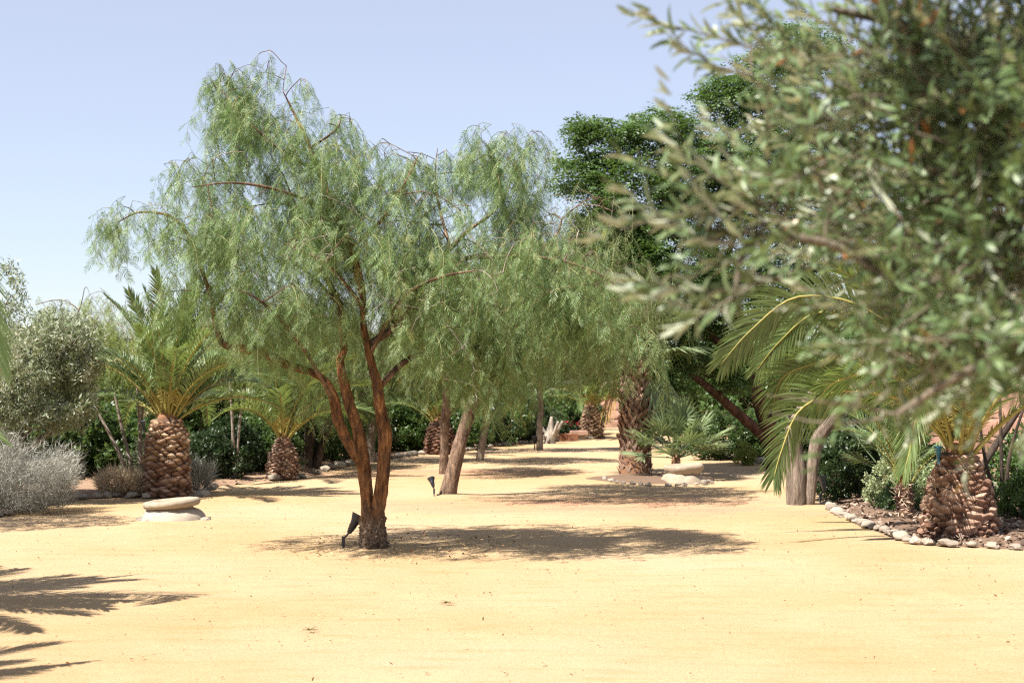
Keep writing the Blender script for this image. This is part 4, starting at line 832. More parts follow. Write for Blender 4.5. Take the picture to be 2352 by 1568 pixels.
# ------------------------------------------------------------------ palms
def frond_mesh(name, L, e0, e1, seed, pairs=70, ll=0.42, lw=0.024, v0=0.45, petiole=0.10, droop=0.10, mats=None, power=1.25, path=None, twist=None):
    rng = np.random.default_rng(seed); n = 26; s = np.linspace(0, 1, n); e = rad(e0) + (rad(e1)-rad(e0))*s**power
    ds = L/(n-1); sway = rng.normal(0, 0.10); twist = rng.normal(0, 0.55) if twist is None else twist
    P = np.zeros((n, 3)); P[1:, 1] = np.cumsum(np.cos(e[:-1])*ds); P[1:, 2] = np.cumsum(np.sin(e[:-1])*ds); P[:, 0] = sway*L*s*s
    if path is not None: P[:, 1:] = smooth_path(path, n)
    T = np.gradient(P, axis=0); T /= np.linalg.norm(T, axis=1)[:, None]
    b = MB(); V, F = tube(P, 0.021*(1-s)**0.8 + 0.003, 5); b.add(V, F, 0, smooth=True)
    base = np.array([(-.05, 0, -.02), (.05, 0, -.02), (.05, 0, .02), (-.05, 0, .02)])
    q = np.linspace(petiole, 0.995, pairs); pos, fw, upv, sc = [], [], [], []
    for sd in (-1, 1):
        qq = np.clip(q + rng.normal(0, 0.003, pairs), 0, 1); p = np.stack([np.interp(qq, s, P[:, k]) for k in range(3)], -1); t = np.stack([np.interp(qq, s, T[:, k]) for k in range(3)], -1)
        x = np.tile(np.array((1.0, 0, 0)), (pairs, 1)); nn = np.cross(x, t); tw_ = (twist*np.clip(qq*1.8, 0, 1))[:, None]
        x, nn = x*np.cos(tw_) + nn*np.sin(tw_), nn*np.cos(tw_) - x*np.sin(tw_); a = np.interp(qq, [0, .3, 1], [rad(60), rad(58), rad(22)]) + rng.normal(0, 0.07, pairs)
        v = v0*rng.uniform(0.5, 1.3, pairs); side = sd*x*np.cos(v)[:, None] + nn*np.sin(v)[:, None]
        f = t*np.cos(a)[:, None] + side*np.sin(a)[:, None]; pos.append(p); fw.append(f); upv.append(nn+rng.normal(0, .2, nn.shape)); sc.append(ll*np.interp(qq, [0, .12, .3, .6, .9, 1], [.18, .35, .85, 1, .6, .35])*rng.uniform(.9, 1.1, pairs))
    pos = np.concatenate(pos); fw = np.concatenate(fw); upv = np.concatenate(upv); sc = np.concatenate(sc); R = frame_mats(fw, upv); N = len(pos)
    TT = np.array([(-.35, 0, 0), (.35, 0, 0), (.5, .35, .0), (-.5, .35, .0), (.36, .7, 0), (-.36, .7, 0), (0, 1, 0)])
    V = np.einsum('nij,nvj->nvi', R, TT[None]*np.stack([np.full(N, lw), sc, sc], -1)[:, None, :]) + pos[:, None, :]
    V[:, 4:6, 2] -= (droop*0.45*sc)[:, None]; V[:, 6, 2] -= droop*sc*1.1
    off = (np.arange(N)*7)[:, None, None]; qs = np.tile(q, 2)
    mats_i = np.where(qs < petiole+0.10, 0, 1)
    for mi in (0, 1):
        k = mats_i == mi
        if not k.any(): continue
        b.add(V[k].reshape(-1, 3), [(np.array([[0, 1, 2, 3], [3, 2, 4, 5]])[None]+off[:k.sum()]).reshape(-1, 4), (np.array([[5, 4, 6]])[None]+off[:k.sum()]).reshape(-1, 3)], mi, np.repeat(np.clip(rng.normal(.5, .2, k.sum()), 0, 1), 7))
    return b.mesh(name, mats or [L_RACHIS, L_PALM])
FR = {}
for k, (e0, e1) in enumerate([(86, 62), (80, 40), (72, 15), (62, -15), (50, -35), (36, -50), (18, -60), (0, -65)]):
    FR[e0] = [frond_mesh('frond', 2.3, e0, e1, 300+k*3+j) for j in range(2)]
def scale_mesh(seed, m, w=0.13, h=0.062, d=0.045):
    """one cut leaf base: a wedge, pointing out (+Y) and up (+Z), with a pale cut face"""
    rng = np.random.default_rng(seed); j = lambda k=0.12: 1 + rng.uniform(-k, k)
    V = np.array([(-w*.55*j(), -.02, -h*.7), (w*.55*j(), -.02, -h*.7), (-w*.5*j(), d*.55, -h*.45), (w*.5*j(), d*.55, -h*.45), (0, d*.75, -h*.75),
                  (-w*.46*j(), d*j(.2), h*.12*j(.6)), (0, d*1.5*j(), h*.02), (w*.46*j(), d*j(.2), h*.12*j(.6)), (0, d*.9, h*.55*j(.3)), (-w*.4, -.02, h*.5), (w*.4, -.02, h*.5)])
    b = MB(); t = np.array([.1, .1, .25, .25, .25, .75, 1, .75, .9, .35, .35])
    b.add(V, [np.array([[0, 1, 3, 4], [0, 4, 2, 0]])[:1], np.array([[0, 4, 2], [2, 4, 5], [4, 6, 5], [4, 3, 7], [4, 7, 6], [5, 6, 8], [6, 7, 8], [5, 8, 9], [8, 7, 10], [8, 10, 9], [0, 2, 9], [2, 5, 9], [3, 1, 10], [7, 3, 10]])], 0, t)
    return b.mesh('leaf_base', m)
SC1 = [scale_mesh(i, M_SCALE) for i in range(5)]; SC2 = [scale_mesh(10+i, M_SCALE2) for i in range(5)]
def date_palm(label, base, prof, n_scale, scales, ssize, n_fr, Lf, custom=(), seed=1, joined=False, name='date_palm', up_bias=0.0, rz=0.0, clear=None):
    """prof: (height, radius) rows of the trunk's outline"""
    rng = random.Random(seed); root = thing(name, label, 'palm tree', base); prof = np.array(prof); H = prof[-1][0]
    zz = np.linspace(-.06, H, 24); R = np.interp(zz, prof[:, 0], prof[:, 1])*0.95; P = np.stack([np.zeros(24), np.zeros(24), zz], -1)
    V, F = tube(P, R, 24); b = MB(); b.add(rough(V, 0.03, (6, 6, 9), seed), F, smooth=True); tr = link('trunk', b.mesh('trunk', M_CORE), root)
    jb = MB() if joined else None
    for i in range(n_scale):
        z = 0.03 + (H-0.05)*(i+.5)/n_scale; r = np.interp(z, prof[:, 0], prof[:, 1]); a = i*2.39996 + rng.uniform(-.08, .08)
        sl = (np.interp(z+.05, prof[:, 0], prof[:, 1]) - np.interp(z-.05, prof[:, 0], prof[:, 1]))/.1
        s = ssize*rng.uniform(.62, 1.28)*(0.75 + 0.35*min(1, r/prof[:, 1].max())); rot = (rng.uniform(-.35, .3) - math.atan(sl)*.6, rng.uniform(-.3, .3), a - math.pi/2 + rng.uniform(-.15, .15))
        loc = (math.cos(a)*(r-rng.uniform(.008, .035)), math.sin(a)*(r-rng.uniform(.008, .035)), z)
        me = (SC1 if scales is SC2 and z < H*rng.uniform(.25, .55) else scales)[rng.randrange(5)]
        if joined:
            M = np.array(Matrix.LocRotScale(Vector(loc), __import__('mathutils').Euler(rot), Vector((s, s, s)))); co = np.empty(len(me.vertices)*3); me.vertices.foreach_get('co', co)
            co = co.reshape(-1, 3)@M[:3, :3].T + M[:3, 3]; tt = np.empty(len(me.vertices)); me.attributes['tint'].data.foreach_get('value', tt)
            jb.add(co, [np.array([list(p.vertices)]) for p in me.polygons], 0, tt)
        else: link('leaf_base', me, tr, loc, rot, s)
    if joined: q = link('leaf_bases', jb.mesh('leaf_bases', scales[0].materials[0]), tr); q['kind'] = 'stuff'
    if not joined:
        fb = MB()
        for i in range(150):
            z = rng.uniform(.02, H); r = np.interp(z, prof[:, 0], prof[:, 1]); a = rng.uniform(0, 6.28); d = np.array((math.cos(a), math.sin(a), 0)); tg = np.array((-math.sin(a), math.cos(a), 0)); L = rng.uniform(.03, .10)
            e = d*rng.uniform(.2, .7) + tg*rng.uniform(-.8, .8) + np.array((0, 0, rng.uniform(-.9, .9))); p = d*(r+.005) + np.array((0, 0, z)); w = nrm(np.cross(e, d+.1*tg))*rng.uniform(.003, .008)
            fb.add([p-w, p+w, p+e*L+w*.5, p+e*L-w*.5], np.array([[0, 1, 2, 3]]), 0, rng.random())
        q = link('dry_fibres', fb.mesh('dry_fibres', L_STRAW if scales is SC1 else L_DEADFAN), tr); q['kind'] = 'stuff'
    V, F = tube([(0, 0, H-.08), (0, 0, H+.06), (0, 0, H+.2)], [prof[-1][1]*.9, prof[-1][1]*.75, prof[-1][1]*.3], 14); b = MB(); b.add(rough(V, .03, (9, 9, 9), 3), F, smooth=True); link('crown_fibre', b.mesh('crown_fibre', M_FIBRE), root)
    keys = sorted(FR)[::-1]
    for i in range(n_fr):
        f = i/n_fr; e = 88 - 62*f**1.1 + up_bias*f + rng.uniform(-7, 7); k = min(keys, key=lambda q: abs(q-e)); a = i*2.39996 + rz + rng.uniform(-.2, .2)
        if clear and clear(math.cos(a), math.sin(a), f): continue
        rr = prof[-1][1]*(.25+.65*f); link('frond', FR[k][rng.randrange(2)], root, (math.cos(a)*rr, math.sin(a)*rr, H + .10 - .14*f), (rng.uniform(-.06, .06), rng.uniform(-.06, .06), a - math.pi/2), Lf/2.3*rng.uniform(.85, 1.1))
    for (me, a, z, r, s) in custom: link('frond', me, root, (math.cos(a)*r, math.sin(a)*r, H+z), (0, 0, a - math.pi/2), s)
    return root
B = gnd(383, 1142)
date_palm('tall date palm with pale diamond scars on its thick trunk, behind the stone urn', B, [(0, .325), (.25, .305), (.6, .30), (.85, .285), (1.0, .23), (1.12, .17)], 290, SC2, .9, 50, 1.95, seed=2, up_bias=8, clear=lambda x, y, f: y < -.1 and f > .55)
B = gnd(650, 1101)
date_palm('small squat date palm with pineapple trunk between the urn and the orange stems', B, [(0, .25), (.2, .275), (.45, .225), (.6, .145), (.72, .10)], 220, SC1, .68, 30, 1.75, seed=3, up_bias=25)
pth = lambda rows, k=219.0: np.array(rows)/k
fA = frond_mesh('frond', 2.75, 44, -78, 401, 120, .52, .021, v0=.15, droop=.16, path=pth([(0, 0), (90, 95), (154, 123), (248, 134), (306, 126), (378, 84), (421, -6), (442, -67)]), twist=rad(-78))
fB = frond_mesh('frond', 3.4, 74, -52, 402, 140, .50, .021, v0=.15, droop=.16, path=pth([(0, 0), (70, 195), (190, 325), (347, 355), (455, 280), (525, 200)]), twist=rad(-75))
fC = frond_mesh('frond', 2.4, 60, -70, 403, 110, .46, .021, v0=.15, droop=.16, path=pth([(0, 0), (100, 150), (220, 215), (306, 201), (378, 168), (400, 100)]), twist=rad(-50))
fD = frond_mesh('frond', 1.8, 60, -70, 404, 80, .40, .022, v0=.25, droop=.3, path=pth([(0, 0), (.25, .5), (.5, .65), (.8, .42), (.93, .05), (1.0, -.15)], 1.0))
B = gnd(2203, 1238)
date_palm('fat date palm trunk of overlapping brown scales in the stone edged bed', B, [(0, .385), (.15, .375), (.4, .34), (.6, .285), (.78, .21), (.9, .165)], 300, SC1, .92, 34, 2.6,
          [(fA, rad(184), .06, .08, .96), (fB, rad(178), .02, .06, 1.0), (fC, rad(170), .02, .08, 1.0), (fB, rad(150), .05, .08, .9), (fD, rad(226), .0, .1, .92), (fC, rad(200), .02, .08, .85)], seed=4, rz=0.9, up_bias=26,
          clear=lambda x, y, f: x < -0.2 and f > 0.45)
B = gnd(2078, 1197)
date_palm('small young palm with thin dark trunk in front of the pale variegated shrub', B, [(0, .11), (.2, .10), (.45, .085)], 70, SC1, .5, 16, 1.25, seed=5, up_bias=35)
B = gnd(1358, 1007)
date_palm('far date palm with yellow petioles beside the pink bank', B, [(0, .34), (.25, .34), (.6, .30), (.85, .25), (1.0, .16)], 170, SC2, .9, 30, 1.9, seed=6, joined=True)
B = gnd(1010, 1043)
date_palm('far date palm half hidden by the slim straight trunk', B, [(0, .36), (.25, .36), (.5, .31), (.75, .2)], 170, SC1, .85, 26, 1.7, seed=7, joined=True, up_bias=15)
# palms that stand beside the frame on the sun's side; their fronds reach in and shade the sand
fE = frond_mesh('frond', 2.6, 40, -72, 405, 100, .42, .015, v0=.2, droop=.4, path=pth([(0, 0), (.6, .9), (1.3, 1.32), (1.95, 1.15), (2.27, .7), (2.42, .2)], 1.0), twist=rad(-60))
fS = [frond_mesh('frond', 2.35, e, e-62, 410+e, 84, .46, .024, v0=.3, droop=.2) for e in (20, 34, 46)]
date_palm('date palm at the very edge of the sand whose drooping fronds hang into view', (-5.98, 9.9, 0), [(0, .36), (.5, .36), (1.2, .32), (1.45, .22)], 200, SC1, .95, 30, 2.2,
          [(fE, rad(0), .1, .0, 1.0), (fS[0], rad(14), .05, .1, 1.0), (fS[1], rad(35), .05, .1, 1.0), (fS[2], rad(-35), .05, .1, 1.0), (fS[1], rad(-2), .05, .1, .95)], seed=8)
date_palm('date palm outside the frame that shades the lower corner of the sand', (-5.2, 6.6, 0), [(0, .32), (.5, .32), (1.2, .28), (1.4, .2)], 120, SC1, .95, 26, 1.9,
          [(fS[0], rad(10), .05, .1, .85), (fS[1], rad(-10), .05, .1, .9), (fS[1], rad(25), .05, .1, .9), (fS[2], rad(0), .05, .1, .9)], seed=9, joined=True)

# fan palms
def fan_mesh(name, Lp, e0, R, seed, nseg=22, spread=115, split=0.55, droop=0.1, mats=None, fold=0.0, bend=0):
    rng = np.random.default_rng(seed); b = MB(); n = 8; s = np.linspace(0, 1, n); e = rad(e0) - rad(bend)*s
    P = np.zeros((n, 3)); ds = Lp/(n-1); P[1:, 1] = np.cumsum(np.cos(e[:-1])*ds); P[1:, 2] = np.cumsum(np.sin(e[:-1])*ds)
    V, F = tube(P, np.linspace(.013, .008, n), 5); b.add(V, F, 0, smooth=True)
    hub = P[-1]; t = nrm(P[-1]-P[-2]); x = np.array((1.0, 0, 0)); nn = np.cross(x, t)
    for i in range(nseg):
        a = rad(-spread + 2*spread*(i+.5)/nseg + rng.uniform(-2, 2)); f = t*math.cos(a)*(1-fold) + x*math.sin(a) + nn*(.18*math.cos(a)+rng.uniform(-.08, .08)) - t*fold*.6
        f = nrm(f); L = R*(1-.18*abs(a)/rad(spread))*rng.uniform(.92, 1.06); w = 2*math.sin(rad(spread)/nseg)*L*split*0.55; sd = nrm(np.cross(f, nn)); up = np.cross(sd, f); g = np.array((0, 0, -1.0))
        q = [0.03, split*.5, split, .8, 1.0]; ww = [.1, .55, 1, .55, .02]; rows = []
        for qq, wq in zip(q, ww):
            c = hub + f*L*qq + g*droop*L*max(0, qq-split*.6)**1.6*1.6; rows += [c - sd*w*wq, c + up*w*wq*.45, c + sd*w*wq]
        idx = [[k*3, k*3+1, k*3+4, k*3+3] for k in range(4)] + [[k*3+1, k*3+2, k*3+5, k*3+4] for k in range(4)]
        b.add(rows, np.array(idx), 1, np.clip(rng.normal(.5, .18), 0, 1))
    return b.mesh(name, mats or [L_FAN, L_FAN])
def fan_palm_small():
    base = gnd(1553, 1098) + np.array((0, 0, 0.0)); base[2] = 0.23
    root = thing('fan_palm', 'small potted fan palm with stiff grey green fans, planted in the stone bowl', 'palm tree', base)
    zz = np.linspace(-.1, .22, 8); V, F = tube(np.stack([zz*0, zz*0, zz], -1), np.linspace(.085, .06, 8), 14); b = MB(); b.add(rough(V, .02, (14, 14, 20), 2), F); link('trunk', b.mesh('trunk', M_FIBRE), root)
    fm = {e: [fan_mesh('frond', .46, e, .42, 500+e+j, 20, 105, .5, .10) for j in range(2)] for e in (80, 62, 45, 28, 8)}; rng = random.Random(5)
    for i in range(24):
        e = 84 - 80*(i/24)**.9; k = min(fm, key=lambda q: abs(q-e)); a = i*2.39996+.4
        link('frond', fm[k][i % 2], root, (math.cos(a)*.03, math.sin(a)*.03, .2-.08*i/24), (rng.uniform(-.1, .1), rng.uniform(-.1, .1), a-math.pi/2), rng.uniform(.95, 1.3)*(1.15 if e < 40 else 1))
fan_palm_small()
def boot_mesh(seed):
    """split fan palm leaf base: two crossing straps"""
    rng = np.random.default_rng(seed); b = MB()
    for sd in (-1, 1):
        w = .03*rng.uniform(.8, 1.2); a = rng.uniform(.4, .75)*sd; L = .20*rng.uniform(.8, 1.15); d = np.array((math.sin(a), 0, math.cos(a))); s = np.array((math.cos(a), 0, -math.sin(a)))*w
        rows = []; 
        for q, o, k in ((-.15, .0, 1.1), (.45, .022, 1.0), (1.0, .045, .45)):
            c = d*L*q + np.array((0, o + (.006 if sd > 0 else 0), 0)); rows += [c-s*k, c+s*k, c+s*k*.8-np.array((0, .014, 0)), c-s*k*.8-np.array((0, .014, 0))]
        idx = [[r*4+j, r*4+(j+1) % 4, r*4+4+(j+1) % 4, r*4+4+j] for r in (0, 1) for j in range(4)] + [[8, 9, 10, 11]]
        b.add(rows, np.array(idx), 0, np.repeat([.3, .6, .95], 4))
    return b.mesh('boot', M_BOOT)
BOOTS = [boot_mesh(i) for i in range(5)]
def tall_fan_palm():
    base = gnd(1458, 1091); rng = random.Random(9); K = 1/ppm(base[1])
    root = thing('fan_palm', 'reddish fan palm trunk of criss crossed leaf stubs with drooping fans', 'palm tree', base); H = 2.15
    prof = np.array([(0, .30), (.2, .275), (.8, .25), (1.4, .245), (2.15, .21)]); zz = np.linspace(-.05, H, 30)
    V, F = tube(np.stack([zz*.02, zz*0, zz], -1), np.interp(zz, prof[:, 0], prof[:, 1])*.96, 22); b = MB(); b.add(rough(V, .02, (9, 9, 14), 5), F, smooth=True); tr = link('trunk', b.mesh('trunk', M_FIBRE), root)
    for i in range(230):
        z = .02 + (H-.1)*((i+.5)/230); r = np.interp(z, prof[:, 0], prof[:, 1]); a = i*2.39996; s = rng.uniform(.85, 1.15)*(.6 if z < .45 else 1.0)
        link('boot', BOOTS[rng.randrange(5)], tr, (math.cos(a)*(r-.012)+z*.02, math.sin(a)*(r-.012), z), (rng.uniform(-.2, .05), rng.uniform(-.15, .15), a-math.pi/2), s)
    fm = {e: fan_mesh('frond', .75, e, .68, 560+e, 24, 120, .55, .25, bend=25) for e in (75, 50, 25, 0)}
    for i in range(20):
        e = 80-75*i/20; k = min(fm, key=lambda q: abs(q-e)); a = i*2.39996
        link('frond', fm[k], root, (math.cos(a)*.08, math.sin(a)*.08, H+.1-.2*i/20), (rng.uniform(-.1, .1), 0, a-math.pi/2), rng.uniform(.85, 1.1))
    hang = fan_mesh('frond', .45, -15, .72, 590, 24, 75, .6, .6, bend=65); 
    link('frond', hang, root, (.15, -.1, H-.12), (0, 0, rad(-48)-math.pi/2), 1.05); link('frond', hang, root, (.2, .05, H-.05), (0, 0, rad(-12)-math.pi/2), 1.15)
    dead = fan_mesh('dead_frond', .35, -30, .80, 591, 16, 32, .8, .5, mats=[L_DEADFAN, L_DEADFAN], bend=58)
    q = link('dead_frond', dead, root, (-.15, -.1, H-.14), (0, 0, rad(200)-math.pi/2), 1.0); q['label'] = 'dry golden frond hanging down the trunk'
tall_fan_palm()
def young_fan():
    base = np.array((5.05, 19.2, 0)); root = thing('fan_palm', 'low fan palm with thin splayed fingers beside the slanting trunk', 'palm tree', base); rng = random.Random(3)
    V, F = tube([(0, 0, -.05), (0, 0, .2), (0, 0, .4)], [.07, .06, .05], 10); b = MB(); b.add(rough(V, .015, (14, 14, 20), 2), F); link('trunk', b.mesh('trunk', M_FIBRE), root)
    fm = {e: fan_mesh('frond', .55, e, .45, 640+e, 20, 105, .5, .1) for e in (75, 50, 25)}
    for i in range(14):
        e = 80-60*i/14; k = min(fm, key=lambda q: abs(q-e)); a = i*2.39996; link('frond', fm[k], root, (0, 0, .4), (rng.uniform(-.1, .1), 0, a-math.pi/2), rng.uniform(.85, 1.1))
young_fan()

# ------------------------------------------------------------------ urn, stone bowl, spotlights and other garden things
def lathe(prof, seg=40, wob=0.0, seed=0):
    prof = np.array(prof); a = np.arange(seg)*2*math.pi/seg; V = np.stack([prof[:, 0][:, None]*np.cos(a), prof[:, 0][:, None]*np.sin(a), np.repeat(prof[:, 1][:, None], seg, 1)], -1).reshape(-1, 3)
    n = len(prof); i = np.arange(n-1)[:, None]*seg; j = np.arange(seg)[None]; k = (j+1) % seg
    F = [np.stack([i+j, i+k, i+seg+k, i+seg+j], -1).reshape(-1, 4), np.array([np.arange((n-1)*seg, n*seg)])]
    return (rough(V, wob, (7, 7, 9), seed) if wob else V), F
def part(name, VF, m, parent, loc=(0, 0, 0), rot=(0, 0, 0), smooth=True, s=1.0):
    b = MB(); b.add(VF[0], VF[1], 0, smooth=smooth); return link(name, b.mesh(name, m), parent, loc, rot, s)
B = gnd(398, 1196)
r = thing('stone_urn', 'pale weathered stone urn mouth half sunk in the sand before the tall date palm', 'urn', B)
part('rim', lathe([(.23, .10), (.25, .165), (.305, .175), (.33, .195), (.337, .222), (.325, .25), (.29, .262), (.25, .25), (.225, .20), (.20, .12), (.02, .11)], 44, .006, 2), M_URN, r, (0, 0, -.005), (0.0, rad(-5), 0))
part('body', lathe([(.41, -.05), (.385, .02), (.36, .07), (.33, .11), (.29, .14), (.25, .155), (.1, .158)], 44, .016, 3), M_URNB, r)
for k, (a, q) in enumerate(((-2.7, .38), (-2.2, .40), (-.25, .42))): link('stone', STONES[k], r, (math.cos(a)*q, math.sin(a)*q, .01), (0, 0, k), .07)
B = gnd(1568, 1108)
r = thing('stone_bowl', 'pale rounded stone bowl holding the small fan palm', 'planter', B)
part('rim', lathe([(.25, .10), (.29, .15), (.325, .20), (.335, .24), (.32, .275), (.29, .285), (.265, .26), (.24, .18)], 40, .012, 5), M_URN, r, (0.03, 0, .02), (0, rad(-3), 0))
part('body', lathe([(.40, -.05), (.375, .02), (.35, .07), (.31, .12), (.27, .15), (.1, .155)], 40, .03, 6), M_URN, r)
part('soil', lathe([(.255, .22), (.12, .235), (.02, .24)], 24, .008, 7), M_MULCH, r, (0.03, 0, .02))

def orient(p, d):
    """matrix turning +Z to d at p"""
    return Matrix.Translation(Vector(p)) @ Vector(d).normalized().to_track_quat('Z', 'Y').to_matrix().to_4x4()
def spotlight(label, base, aim, k=1.0, body=M_BLACK, spike=True, group='garden spotlights', h=0.10, lean=(0.05, 0, 0.06)):
    root = thing('garden_spotlight', label, 'spotlight', base, 0, group, k); bl = body
    p0 = np.array((0, 0, h)); p1 = p0 + np.array(lean)
    if spike:
        part('spike', tube([(0, 0, -.05), (0, 0, .0), (0, 0, h*.55)], [.009, .009, .011], 8), bl, root)
    b = MB(); x, z = .014, .045
    V = np.array([(sx*x, sy*x*.8, h-.02+sz*z) for sz in (-.9, 1) for sx, sy in ((-1, -1), (1, -1), (1, 1), (-1, 1))]); b.add(V, np.array([[0, 3, 2, 1], [4, 5, 6, 7], [0, 1, 5, 4], [1, 2, 6, 5], [2, 3, 7, 6], [3, 0, 4, 7]])); link('bracket', b.mesh('bracket', bl), root)
    part('arm', tube([p0, (p0+p1)/2, p1], [.009, .008, .009], 8), bl, root)
    M = orient(p1, aim); bd = part('lamp_body', lathe([(.012, -.012), (.022, 0), (.024, .02), (.028, .022), (.030, .05), (.033, .052), (.034, .085), (.037, .088), (.037, .10), (.03, .105)], 22), bl, root); bd.matrix_local = M
    hd = part('hood', lathe([(.034, .095), (.040, .105), (.060, .16), (.064, .168), (.060, .168), (.040, .118), (.01, .115)], 26), bl, root); hd.matrix_local = M
    ln = part('lens', lathe([(.045, .132), (.03, .134), (.01, .135)], 20), M_LENS, root); ln.matrix_local = M
    return root
spotlight('black ground spotlight tilted up at the foot of the forked orange trunk', gnd(789, 1264), (.55, .2, 1), 1.12)
spotlight('black round headed ground spotlight beside the leaning brown trunk', gnd(997, 1143), (-.25, .5, .75), .88, h=.13, lean=(-.01, 0, .05))
spotlight('tiny dark spotlight on a stake beside the thin pale upright trunk', gnd(1228, 1036), (0, -.2, 1), 1.2, h=.10, lean=(0, 0, .05))
spotlight('grey spotlight at the foot of the reddish fan palm trunk', gnd(1487, 1090), (-.2, .3, 1), 1.1, M_GREYM)
spotlight('grey spotlight tucked behind the twin grey trunk', gnd(1884, 1158), (-.2, .1, 1), 1.2, M_GREYM)
spotlight('small dark spotlight lying on the mulch beside the fat palm trunk', gnd(2296, 1236)+np.array((0.05, .1, .04)), (-.8, .2, .5), .8, M_GREYM, h=.05, lean=(-.02, 0, .02))
B = gnd(2203, 1238); spotlight('blue enamelled lamp fixed beside the fronds on top of the fat palm trunk', B + np.array((-.225, -.05, .80)), (-.05, -.1, 1), .75, M_BLUE, spike=True, h=.04, lean=(0, 0, .02))
B = gnd(383, 1142); spotlight('grey lamp fixed beside the fronds on top of the tall date palm', B + np.array((-.33, -.02, .93)), (-.1, -.1, 1), .75, M_GREYM, spike=True, h=.04, lean=(0, 0, .02))

# driftwood, red flowers, brick and slab by the back path
def driftwood():
    base = gnd(1263, 1018); root = thing('driftwood', 'twisted grey driftwood root standing behind the thin pale upright trunk', 'driftwood', base); rng = random.Random(4)
    for k in range(7):
        a = k*.9; P = [(0, 0, .25), (math.cos(a)*.15, math.sin(a)*.1, .28 + .12*math.sin(k)), (math.cos(a)*.36, math.sin(a)*.2, .05 if k % 3 else .62)]
        link('root', trunk_mesh([(P, [.09, .06, .03])], M_DRIFT, k, 8), root)
    link('stump', trunk_mesh([([(0, 0, -.05), (.02, 0, .25), (.05, 0, .75)], [.18, .13, .03])], M_DRIFT, 9, 10), root)
driftwood()
def box(name, size, m, parent, loc, rz=0, bev=.12, seed=1):
    sx, sy, sz = [q/2 for q in size]; g = np.linspace(-1, 1, 5); V = []; F = []; b = MB()
    for ax in range(3):
        for sg in (-1, 1):
            A, Bq = np.meshgrid(g, g); C = np.full(A.shape, sg); st = [None]*3; st[ax] = C; st[(ax+1) % 3] = A if sg > 0 else Bq; st[(ax+2) % 3] = Bq if sg > 0 else A
            P = np.stack(st, -1).reshape(-1, 3); nrmP = P/np.maximum(1e-6, np.linalg.norm(P, axis=1, ord=6)[:, None]); P = P*(1-bev)+nrmP*bev
            i = np.arange(4)[:, None]*5; j = np.arange(4)[None]; f = np.stack([i+j, i+j+1, i+j+6, i+j+5], -1).reshape(-1, 4)
            b.add(rough(P*np.array((sx, sy, sz)), min(size)*.10, (6, 6, 6), seed), f, smooth=True)
    return link(name, b.mesh(name, m), parent, loc, (0, 0, rz))
r = thing('brick_block', 'low reddish brick block behind the driftwood', 'brick block', gnd(1305, 1012)); box('block', (.55, .35, .22), M_BRICK, r, (0, 0, .1), .1)
r = thing('stone_slab', 'flat pale stone slab beside the far date palm', 'stone', gnd(1330, 1011)); box('slab', (.5, .4, .12), M_PINK, r, (0, .2, .22), .1); box('block', (.36, .3, .2), M_STONE, r, (0, .2, .06), .1, seed=3)
def flowers():
    base = gnd(1300, 1005); root = thing('flowering_plant', 'low plant with bright red flowers beside the driftwood', 'plant', base); rng = np.random.default_rng(4); n = 60
    p = np.stack([rng.uniform(-.5, .4, n), rng.normal(0, .1, n), rng.uniform(.38, .5, n)], -1); V, F = stamp(LEAFLET*np.array((.8, 1, 1)), [LF], p, frame_mats(rand_unit(n, rng), rand_unit(n, rng)), rng.uniform(.05, .09, n)); b = MB(); b.add(V, F); link('flowers', b.mesh('flowers', M_RED), root)
    b = MB(); n = 150; p = np.stack([rng.uniform(-.5, .45, n), rng.normal(0, .12, n), rng.uniform(.02, .42, n)], -1); scatter_tufts(b, p, rng, BTUFT, (.7, 1), 0); link('foliage', b.mesh('foliage', L_DARKHEDGE), root)
flowers()

# pink stone wall and bank beyond
def stone_wall(label, x0, x1, y, rows, bw, bh, seed, slope=0.0, dep=.5):
    rng = random.Random(seed); root = thing('stone_wall', label, 'wall', (x0, y, 0))
    protos = [box('stone', (bw*.98, dep, bh*.96), M_PINK, root, (0, 0, -5), 0, .25, k) for k in range(5)]
    meshes = [p.data for p in protos]
    for p in protos: bpy.data.objects.remove(p)
    for j in range(rows):
        x = -rng.uniform(0, bw*.5)
        while x < x1-x0:
            s = rng.uniform(.75, 1.3); link('stone', meshes[rng.randrange(5)], root, (x+bw*s/2, slope*x + rng.uniform(-.04, .04) + j*.03, bh*(j+.5)-.04), (0, rng.uniform(-.03, .03), rng.uniform(-.05, .05)), (s, 1, rng.uniform(.96, 1.02))); x += bw*s
stone_wall('pink rough stone wall in the sun behind the fat date palm', 8.0, 16.0, 27.5, 6, .75, .34, 3)
stone_wall('low pink stone bank at the end of the sand beside the far date palm', 2.9, 6.2, 55, 5, .9, .36, 4)
r = thing('stone_bench', 'low dark block with a pale top behind the fat palm trunk', 'bench', (6.05, 18.9, 0)); box('support', (.5, .3, .24), M_BLACK, r, (0, 0, .16), 0); box('seat', (.62, .4, .06), M_URNB, r, (0, 0, .31), 0, seed=4)

